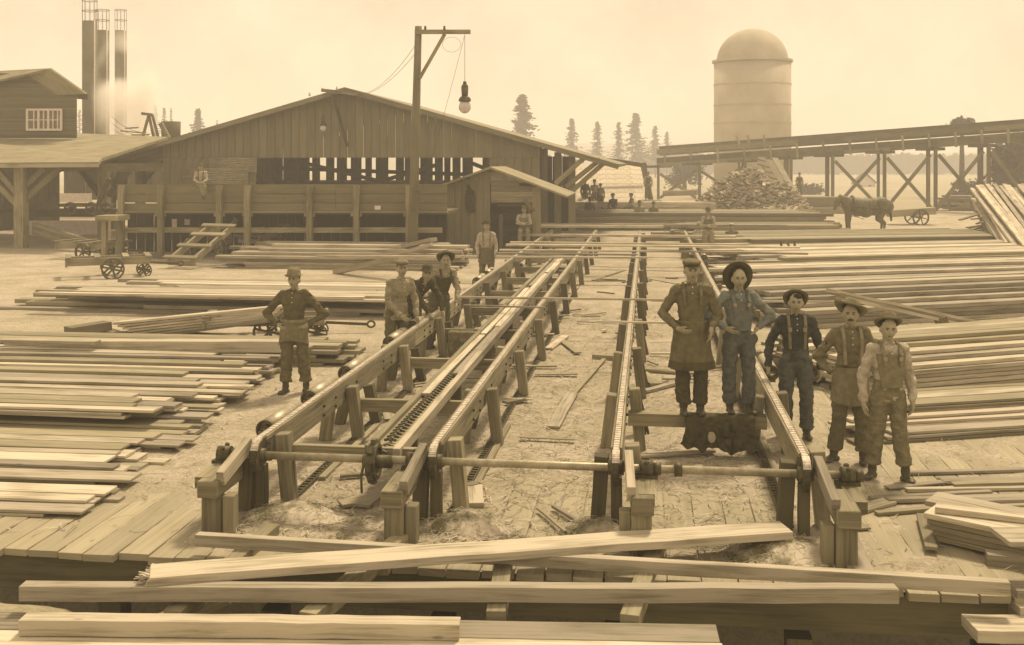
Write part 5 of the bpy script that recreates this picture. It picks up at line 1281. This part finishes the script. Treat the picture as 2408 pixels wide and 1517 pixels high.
    for s in 'LR':
        sh, el, wr = (p[q+s] for q in ('sh', 'el', 'wr'))
        m.cyl(sh, el, .066, .058, 14, hemi=True); m.cyl(el, wr-(wr-el)*.04, .058, .045, 14); m.ell(wr-(wr-el)*.08, .043, .043, .03)
    if fit.get('skirt'):
        m.cyl(p['pel']+axT*.12, p['pel']-axT*fit['skirt'], .165, .185, 20)
    local(obj_from(voxel(m, vc, 2, amp=.020, freq=10, stretch=(1, 1, 1.4), seed=seed+5), 'shirt', cloth(fit['sh'], fit.get('shw', 0), fit.get('tint'))))
    # collar
    m = MB()
    for s in (-1, 1): m.ell(p['neck']+V3(s*.035, -.062, .012), .030, .012, .020, M=Matrix.Rotation(s*.5, 3, 'Y'))
    m.ell(p['neck']+V3(0, .03, .02), .062, .045, .022); local(obj_from(voxel(m, .011, 1), 'collar', cloth(fit['sh'], 0, fit.get('tint'))))
    if not far and fit.get('buttons', 1):
        for q in range(3):
            m = MB(); c = p['neck'].lerp(p['ches'], .15+q*.4); f_ = Mt @ V3(0, -1, 0); m.ell(c+f_*(.118+q*.008), .008, .006, .008); local(m.build('button', M_white))
    # apron / bib: a curved sheet wrapped round the front
    def sheet(name, z0, z1, w0, w1, off, mat, flare=0, th=.010, wav=.012, hem=0, rad=(.178, .128)):
        m = MB(); nx, nz = 26, 30
        for j in range(nz+1):
            kz = j/nz; z = z1+(z0-z1)*kz; wd = w0+(w1-w0)*kz
            for i in range(nx+1):
                a = (i/nx-.5)*wd; c = p['pel']+axT*z
                if z < 0: c = p['pel']+V3(0, 0, z)
                rx, ry = rad[0]+off+flare*max(0, -z), rad[1]+off+flare*max(0, -z)*1.1
                w_ = wav*noise.noise(V3(a*4, z*3, seed))*(1+2*max(0, -z))
                hz = hem*math.sin((i/nx)*math.pi*1.0)*kz
                m.v.append(c+Mt @ V3(math.sin(a)*(rx+w_), -math.cos(a)*(ry+w_), 0)-V3(0, 0, hz))
        for j in range(nz):
            for i in range(nx): q = j*(nx+1)+i; m.face((q, q+nx+1, q+nx+2, q+1), [(0, 0)]*4, sm=True)
        o = m.build(name, mat); local(o); md = o.modifiers.new('t', 'SOLIDIFY'); md.thickness = th; return o
    ex = fit.get('ex', ())
    def straps(vv, x1=.085, zb=.30, sepz=None):
        for s in (-1, 1):
            m = MB(); f_ = Mt @ V3(0, -1, 0); r_ = Mt @ V3(1, 0, 0)
            pts = [p['pel']+axT*zb+r_*s*x1+f_*.158, p['ches']+axT*.06+r_*s*(x1+.01)+f_*.150, p['ches']+axT*.155+r_*s*(x1+.012)+f_*.075, p['ches']+axT*.18+r_*s*(x1+.01), p['ches']+axT*.14+r_*s*x1-f_*.10]
            for i in range(len(pts)-1): m.beam(pts[i], pts[i+1]+(pts[i+1]-pts[i]).normalized()*.006, .034, .014, up=f_+V3(0, 0, .3))
            local(m.build('strap', vv))
            if 'buckle' in ex:
                m = MB(); m.box(p['ches']+axT*.02+r_*s*x1+f_*.155, .04, .012, .045); local(m.build('buckle', M_pipe))
    av = fit.get('ap'); amat = cloth(av, 0, fit.get('tint')) if av else None
    if 'bib' in ex:
        sheet('bib', .06, .42, 1.9, 1.2, .022, amat, wav=.006); straps(amat)
    if 'suspenders' in ex: straps(cloth(fit.get('sus', .2)), zb=.14)
    if 'waist_apron' in ex: sheet('apron', -.26, .10, 2.6, 2.9, .018, amat, flare=.10, hem=fit.get('hem', .06)); 
    if 'long_apron' in ex: sheet('apron', -.34, .12, 2.9, 3.1, .03, amat, flare=.12, th=.012, wav=.02); sheet('apron_hem', -.42, -.335, 3.1, 3.1, .034, cloth(fit['ap']*.6), flare=.12, th=.014, wav=.02); sheet('bib', .11, .40, 1.9, 1.3, .022, amat, wav=.008); straps(amat)
    if 'tie_band' in ex: sheet('waistband', .075, .115, 6.0, 6.0, .024, cloth(av*1.35), wav=0)
    if 'bib_front' in ex:
        m = MB()
    # hat
    hat = fit.get('hat'); K = 1.12; Mr = Mh @ Matrix.Rotation(R(fit.get('htilt', 0)), 3, 'X') @ Matrix.Rotation(R(fit.get('hroll', 0)), 3, 'Y')
    hb = hc_+Mh @ V3(0, fit.get('hback', .01), fit.get('hz', .068)); hv = cloth(fit.get('hv', .06), 0)
    if hat == 'felt':
        br = fit.get('brim', .165)*1.02; m = MB(); n = 36
        prof = [(br, .004), (br*.8, -.004), (.112, .0), (.105, .012), (.099, .052), (.088, .092), (.048, .104), (0.002, .092)]
        for (r_, z) in prof:
            for i in range(n):
                a = 2*math.pi*i/n; zz = z
                if r_ > .1: zz += .016*math.cos(2*a+fit.get('ph', 0))*((r_-.1)/.06)+fit.get('cup', 0)*((r_-.1)/.06)
                m.v.append(hb+Mr @ V3(math.cos(a)*r_*.93, math.sin(a)*r_*1.05, zz))
        for j in range(len(prof)-1):
            for i in range(n): k_ = (i+1) % n; m.face((j*n+i, j*n+k_, (j+1)*n+k_, (j+1)*n+i), [(0, 0)]*4, sm=True)
        o = m.build('hat', hv); local(o); md = o.modifiers.new('t', 'SOLIDIFY'); md.thickness = .006
        if not far:
            m = MB(); 
            for i in range(n):
                a = 2*math.pi*i/n
                for (r_, z) in ((.1, .006), (.0975, .03)): m.v.append(hb+Mr @ V3(math.cos(a)*r_*.95, math.sin(a)*r_*1.07, z))
            for i in range(n): k_ = (i+1) % n; m.face((2*i, 2*k_, 2*k_+1, 2*i+1), [(0, 0)]*4, sm=True)
            ob = m.build('hat_band', M_boot); ob.parent = o; ob.location = ob.location-o.location
    elif hat == 'cap':
        m = MB(); m.ell(hb+Mr @ V3(0, .0, .032), .108, .122, fit.get('ch', .040), M=Mr, nu=22, nv=12); m.cyl(hb+Mr @ V3(0, 0, -.008), hb+Mr @ V3(0, 0, .03), .096, .102, 24)
        o = obj_from(voxel(m, .009, 2, amp=.005), 'cap', hv); local(o)
        m = MB(); n = 14
        for i in range(n+1):
            a = math.pi*(1.16+.68*i/n)
            m.v.append(hb+Mr @ V3(math.cos(a)*.088, math.sin(a)*.098, .0)); m.v.append(hb+Mr @ V3(math.cos(a)*.094, math.sin(a)*.150, -.018+.012*abs(math.cos(a))))
        for i in range(n): m.face((2*i, 2*i+1, 2*i+3, 2*i+2), [(0, 0)]*4, sm=True)
        ob = m.build('visor', M_boot if fit.get('dv', 1) else hv); ob.parent = o; ob.location = ob.location-o.location; md = ob.modifiers.new('t', 'SOLIDIFY'); md.thickness = .005
    return RT
BL = (.86, .92, .82)
FG = 'workmen posing at the sorting table'
# M1, hands on hips at left
person('man standing alone on the left deck, hands on hips, short cloth apron over frayed trousers', G(692, 925), R(-4),
  pose(**{**AKIMBO, 'anL': V3(-.12, -.02, .09), 'anR': V3(.15, .08, .09), 'knL': V3(-.10, -.03, .49), 'knR': V3(.13, .02, .49), 'toL': V3(-.25, -1, 0), 'toR': V3(.7, -1, 0), 'hyaw': -5}),
  dict(sh=.138, tr=.160, hat='felt', brim=.135, hv=.250, cup=-.012, ex=('waist_apron', 'tie_band'), ap=.205, hem=-.08, short=1, hback=.0), 1.0)
# M2 trio
person('man in a striped peaked cap and pale shirt leaning on a roller at left', Vector((-1.84, 17.3, 0)), R(35),
  pose(ches=V3(.03, -.07, 1.27), neck=V3(.03, -.10, 1.44), head=V3(.03, -.13, 1.60), shL=V3(-.16, -.08, 1.38), shR=V3(.21, -.07, 1.38), elL=V3(-.20, -.10, 1.09), wrL=V3(-.08, -.30, .88), haL=V3(.3, -1, -.5), elR=V3(.27, -.12, 1.08), wrR=V3(.20, -.30, .84), haR=V3(0, -.9, -.5), hyaw=-18),
  dict(sh=.340, tr=.160, hat='cap', hv=.250, dv=0, ch=.055, skirt=.14, hz=.07), 1.0)
person('dark shirted young man in a slouch hat, middle one of the three leaning men', Vector((-1.70, 18.35, 0)), R(28),
  pose(ches=V3(.06, -.20, 1.20), neck=V3(.09, -.33, 1.36), head=V3(.12, -.42, 1.46), shL=V3(-.10, -.27, 1.30), shR=V3(.26, -.26, 1.30), elL=V3(-.04, -.44, 1.06), wrL=V3(.10, -.52, .80), haL=V3(.1, -.8, -.6), elR=V3(.36, -.42, 1.05), wrR=V3(.36, -.50, .82), haR=V3(0, -.8, -.6), pel=V3(0, .03, .93), hiL=V3(-.09, .04, .9), hiR=V3(.09, .04, .9), hyaw=-20, hpit=-4),
  dict(sh=.092, tr=.115, hat='felt', brim=.15, hv=.115, cup=-.02, skirt=.08), .98)
person('third leaning man, light shirt, dark overalls, wide hat pushed back, arm over his neighbour', Vector((-1.30, 19.3, 0)), R(20),
  pose(ches=V3(.04, -.13, 1.25), neck=V3(.05, -.20, 1.42), head=V3(.06, -.24, 1.57), shL=V3(-.14, -.16, 1.36), shR=V3(.22, -.14, 1.36), elL=V3(-.30, -.26, 1.22), wrL=V3(-.25, -.42, 1.33), haL=V3(-.8, -.5, .2), elR=V3(.29, -.22, 1.06), wrR=V3(.20, -.42, .82), haR=V3(-.3, -.8, -.5), hyaw=-14),
  dict(sh=.370, tr=.145, hat='felt', brim=.175, hv=.130, htilt=-38, hback=.03, ex=('bib',), ap=.115), .99)
# M3 on the low cross beam
zb = .455
person('young man in peaked cap and long dark apron standing on the low cross beam', Vector((2.02, 12.23, zb)), R(-4),
  pose(elL=V3(-.33, .0, 1.13), wrL=V3(-.17, -.22, 1.0), haL=V3(.8, -.35, -.35), elR=V3(.30, .03, 1.12), wrR=V3(.20, -.18, .99), haR=V3(-.1, -.3, -1), anL=V3(-.09, .0, .09), anR=V3(.10, .03, .09), knL=V3(-.10, -.02, .49), knR=V3(.10, -.01, .49), hyaw=4, hpit=4),
  dict(sh=.190, tr=.092, hat='cap', hv=.190, ch=.035, ex=('long_apron',), ap=.168, low=0, buttons=1, tint=None), 1.0)
person('boy in bib overalls standing on the cross beam, round hat like a halo', Vector((2.56, 12.28, zb)), R(4),
  pose(elL=V3(-.38, .0, 1.18), wrL=V3(-.20, -.16, 1.06), haL=V3(.7, -.4, -.5), elR=V3(.42, .05, 1.17), wrR=V3(.22, -.03, 1.03), haR=V3(-.5, -.3, -.6), anL=V3(-.10, .03, .09), anR=V3(.12, .0, .09), toL=V3(-.1, -1, 0), toR=V3(.2, -1, 0), hyaw=-6, hpit=2),
  dict(sh=.265, tr=.138, tint=BL, hat='felt', brim=.19, hv=.085, htilt=-72, hback=.085, hz=.02, ex=('bib', 'buckle'), ap=.190), .94)
# M4 at the right rail
person('young man in dark sweater and suspenders resting a fist on the right rail', Vector((3.38, 12.95, 0)), R(-6),
  pose(elL=V3(-.31, .0, 1.12), wrL=V3(-.33, -.08, .86), haL=V3(-.05, -.1, -1), elR=V3(.29, .05, 1.10), wrR=V3(.28, -.02, .83), haR=V3(.02, -.15, -1), curlL=1.0, anL=V3(-.10, .1, .09), hyaw=-6),
  dict(sh=.077, tr=.138, tint=BL, hat='felt', brim=.155, hv=.145, htilt=-50, hback=.06, hz=.045, fringe=1, ex=('suspenders', 'buckle'), sus=.235, buttons=1), 1.0)
person('moustached man in a wide tilted hat, hands on hips, canvas apron round his waist', Vector((3.72, 11.96, 0)), R(-4),
  pose(**{**AKIMBO, 'elL': V3(-.33, .10, 1.13), 'wrL': V3(-.19, .02, .97), 'elR': V3(.33, .06, 1.12), 'wrR': V3(.19, -.12, 1.0), 'anL': V3(-.17, .02, .09), 'anR': V3(.13, -.05, .09), 'toL': V3(-1, -1, 0), 'toR': V3(-.25, -1, 0), 'hyaw': -12, 'hpit': -3}),
  dict(sh=.205, tr=.175, hat='felt', brim=.19, hv=.235, htilt=-26, hroll=14, hback=.02, stache=1, ex=('suspenders', 'waist_apron'), sus=.310, ap=.235, hem=.05), 1.0)
person('older man in pale shirt and bib overalls at far right, arms hanging, hat pushed back', Vector((3.90, 11.28, 0)), R(2),
  pose(elL=V3(-.27, .03, 1.11), wrL=V3(-.27, -.02, .84), haL=V3(.0, -.2, -1), elR=V3(.26, .04, 1.10), wrR=V3(.23, -.10, .86), haR=V3(-.1, -.2, -1), anL=V3(-.14, .08, .09), anR=V3(.16, -.08, .09), knL=V3(-.12, .02, .49), knR=V3(.11, -.05, .49), toL=V3(-.9, -1, 0), toR=V3(.05, -1, 0), hyaw=-8, hpit=3, hroll=4),
  dict(sh=.500, tr=.220, hat='felt', brim=.15, hv=.190, htilt=-34, hback=.035, stache=0, ex=('bib', 'buckle'), ap=.235, short=1), .965)
# mid distance
person('man in pale shirt and dark hat standing at the left rail by the small shed', Vector((-.66, 28.3, 0)), R(0), pose(elL=V3(-.25, .0, 1.12), wrL=V3(-.22, -.12, .88), wrR=V3(.22, -.14, .88), hpit=-8), dict(sh=.500, tr=.190, hat='felt', hv=.100, ex=('suspenders', 'waist_apron'), sus=.235, ap=.175), 1.0, far=True)
person('man with folded arms in bib overalls sitting on the boards before the small shed', P(1232, 570, 38)-UP*(P(1232, 570, 38).z-.42), R(0), seated(.42, 'cross'), dict(sh=.500, tr=.310, hat='felt', hv=.160, brim=.15, ex=('bib',), ap=.250), 1.0, far=True)
person('figure standing in the dark doorway of the small shed', PT(1243, 600, TS+.9)-UP*(PT(1243, 600, TS+.9).z), 0, pose(), dict(sh=.310, tr=.130, hat='felt', hv=.130), 1.02, far=True)
q = PT(474, 433, TP-.02)
person('man sitting on top of the raised bin wall with one leg hanging over', q-UP*.47-U*.05, R(12), pose(**{**seated(.45, 'lap', .28), 'knL': V3(.02, -.30, .50), 'anL': V3(.10, -.34, .12), 'knR': V3(.16, -.30, .46), 'anR': V3(.14, -.34, .04)}), dict(sh=.500, tr=.280, hat='felt', hv=.160, brim=.14, ex=('suspenders',), sus=.160), .84, far=True)
person('man in a wide hat, arms folded, standing at the far end of the right rail', P(1665, 604, 37)-UP*P(1665, 604, 37).z, 0, CROSS, dict(sh=.500, tr=.340, hat='felt', hv=.145, brim=.18, ex=('bib',), ap=.220), .98, far=True)
person('crouching man in a light cap behind the far right boards', Vector((P(1721, 560, 40.5).x, 40.5, 0)), R(-20), seated(.10, 'lap', .30), dict(sh=.220, tr=.190, hat='cap', hv=.500), 1.0, far=True)
person('crouching man in a light hat just behind the right rail end', Vector((P(1643, 560, 41).x, 41, 0)), R(10), seated(.10, 'lap', .30), dict(sh=.460, tr=.190, hat='felt', hv=.500, brim=.13), 1.0, far=True)
FGp = 'far group of men by the plank slope'
def pf(px, py, Y): return P(px, py, Y)
person('far standing man in a dark coat, leftmost of the far group', pf(1376, 494, 62), R(10), pose(), dict(sh=.085, tr=.190, hat='felt', hv=.085), 1.0, far=True)
person('far standing man in a light shirt, second of the far group', pf(1398, 496, 61.5), R(-10), pose(), dict(sh=.430, tr=.190, hat='felt', hv=.100), 1.0, far=True)
person('far standing boy in a light shirt, third and shortest of the far group', pf(1412, 498, 60), R(-15), pose(), dict(sh=.460, tr=.220, hat='felt', hv=.100), .88, far=True)
person('dark seated man seen from behind below the three standing far men', pf(1386, 520, 55), R(160), seated(.3), dict(sh=.100, tr=.115, hat='felt', hv=.130), 1.0, far=True)
person('far seated man in dark coat and hat facing left by the plank slope', pf(1443, 508, 59), R(-35), seated(.3), dict(sh=.085, tr=.115, hat='felt', hv=.085), 1.0, far=True)
person('far seated man in a cap with pale sleeves beside the plank slope', pf(1488, 506, 59), R(-75), seated(.3), dict(sh=.490, tr=.130, hat='cap', hv=.160), 1.0, far=True)
person('far standing man in bib overalls high at the end of the plank slope', pf(1524, 470, 62), R(0), pose(), dict(sh=.500, tr=.220, hat='cap', hv=.310, ex=('bib',), ap=.190), .92, far=True)
person('left one of the two men seated together on the far timber stack', pf(1503, 528, 53), R(8), seated(.25), dict(sh=.340, tr=.310, hat='felt', hv=.190), 1.0, far=True)
person('right one of the two men seated together on the far timber stack, darker dressed', pf(1537, 528, 53), R(-8), seated(.25), dict(sh=.220, tr=.205, hat='felt', hv=.160), .95, far=True)
person('lone far man in overalls standing beside the refuse chute', Vector((P(1880, 460, 70).x, 70, P(1880, 462, 70).z)), 0, pose(), dict(sh=.310, tr=.205, hat='felt', hv=.160, ex=('bib',), ap=.160), .86, far=True)
m = MB(); q = P(1880, 463, 70); m.beam(q+Vector((-2.5, .2, -.35)), q+Vector((2.5, .2, -.35)), 2, .7); m.beam(q+Vector((-2.2, -.8, -.9)), q+Vector((2.9, -.8, -.9)), 2, .5); tag(m.build('timber_stack', M_grey), 'stack of grey timbers under the lone far man by the chute', 'timber')
m = MB(); q = P(1400, 500, 60); m.beam(q+Vector((-3, .4, -.25)), q+Vector((4.0, .4, -.2)), 4.5, .5); tag(m.build('timber_stack', M_grey), 'low timber platform under the far group of men', 'timber')
m = MB(); q = P(1524, 470, 62); m.beam(q+Vector((-.9, 0, -.3)), q+Vector((.7, 0, -.3)), 1.2, .55); m.beam(q+Vector((-.9, 0, -1.2)), q+Vector((.7, 0, -1.2)), 1.4, 1.2); tag(m.build('timber_stack', M_frame), 'timber blocks under the far man in bib overalls', 'timber')
bpy.data.scenes.remove(TMP)
# ============================================================= AIR
hz = bpy.data.materials.new('haze_air'); hz.use_nodes = True; ht_ = hz.node_tree; ht_.nodes.clear()
ho = ht_.nodes.new('ShaderNodeOutputMaterial'); hp_ = ht_.nodes.new('ShaderNodeVolumePrincipled'); hp_.inputs['Density'].default_value = .0026; hp_.inputs['Color'].default_value = (1, 1, 1, 1); hp_.inputs['Anisotropy'].default_value = .0
ht_.links.new(hp_.outputs[0], ho.inputs['Volume'])
m = MB(); x0, x1, y0, y1, z0, z1 = -1600, 1600, -60, 1650, -2.6, 21
m.v = [Vector(p) for p in ((x0, y0, z0), (x1, y0, z0), (x1, y1, z0), (x0, y1, z0), (x0, y0, z1), (x1, y0, z1), (x1, y1, z1), (x0, y1, z1))]
for f in ((3, 2, 1, 0), (4, 5, 6, 7), (0, 1, 5, 4), (1, 2, 6, 5), (2, 3, 7, 6), (3, 0, 4, 7)): m.face(f)
tag(m.build('haze', hz), kind='stuff')
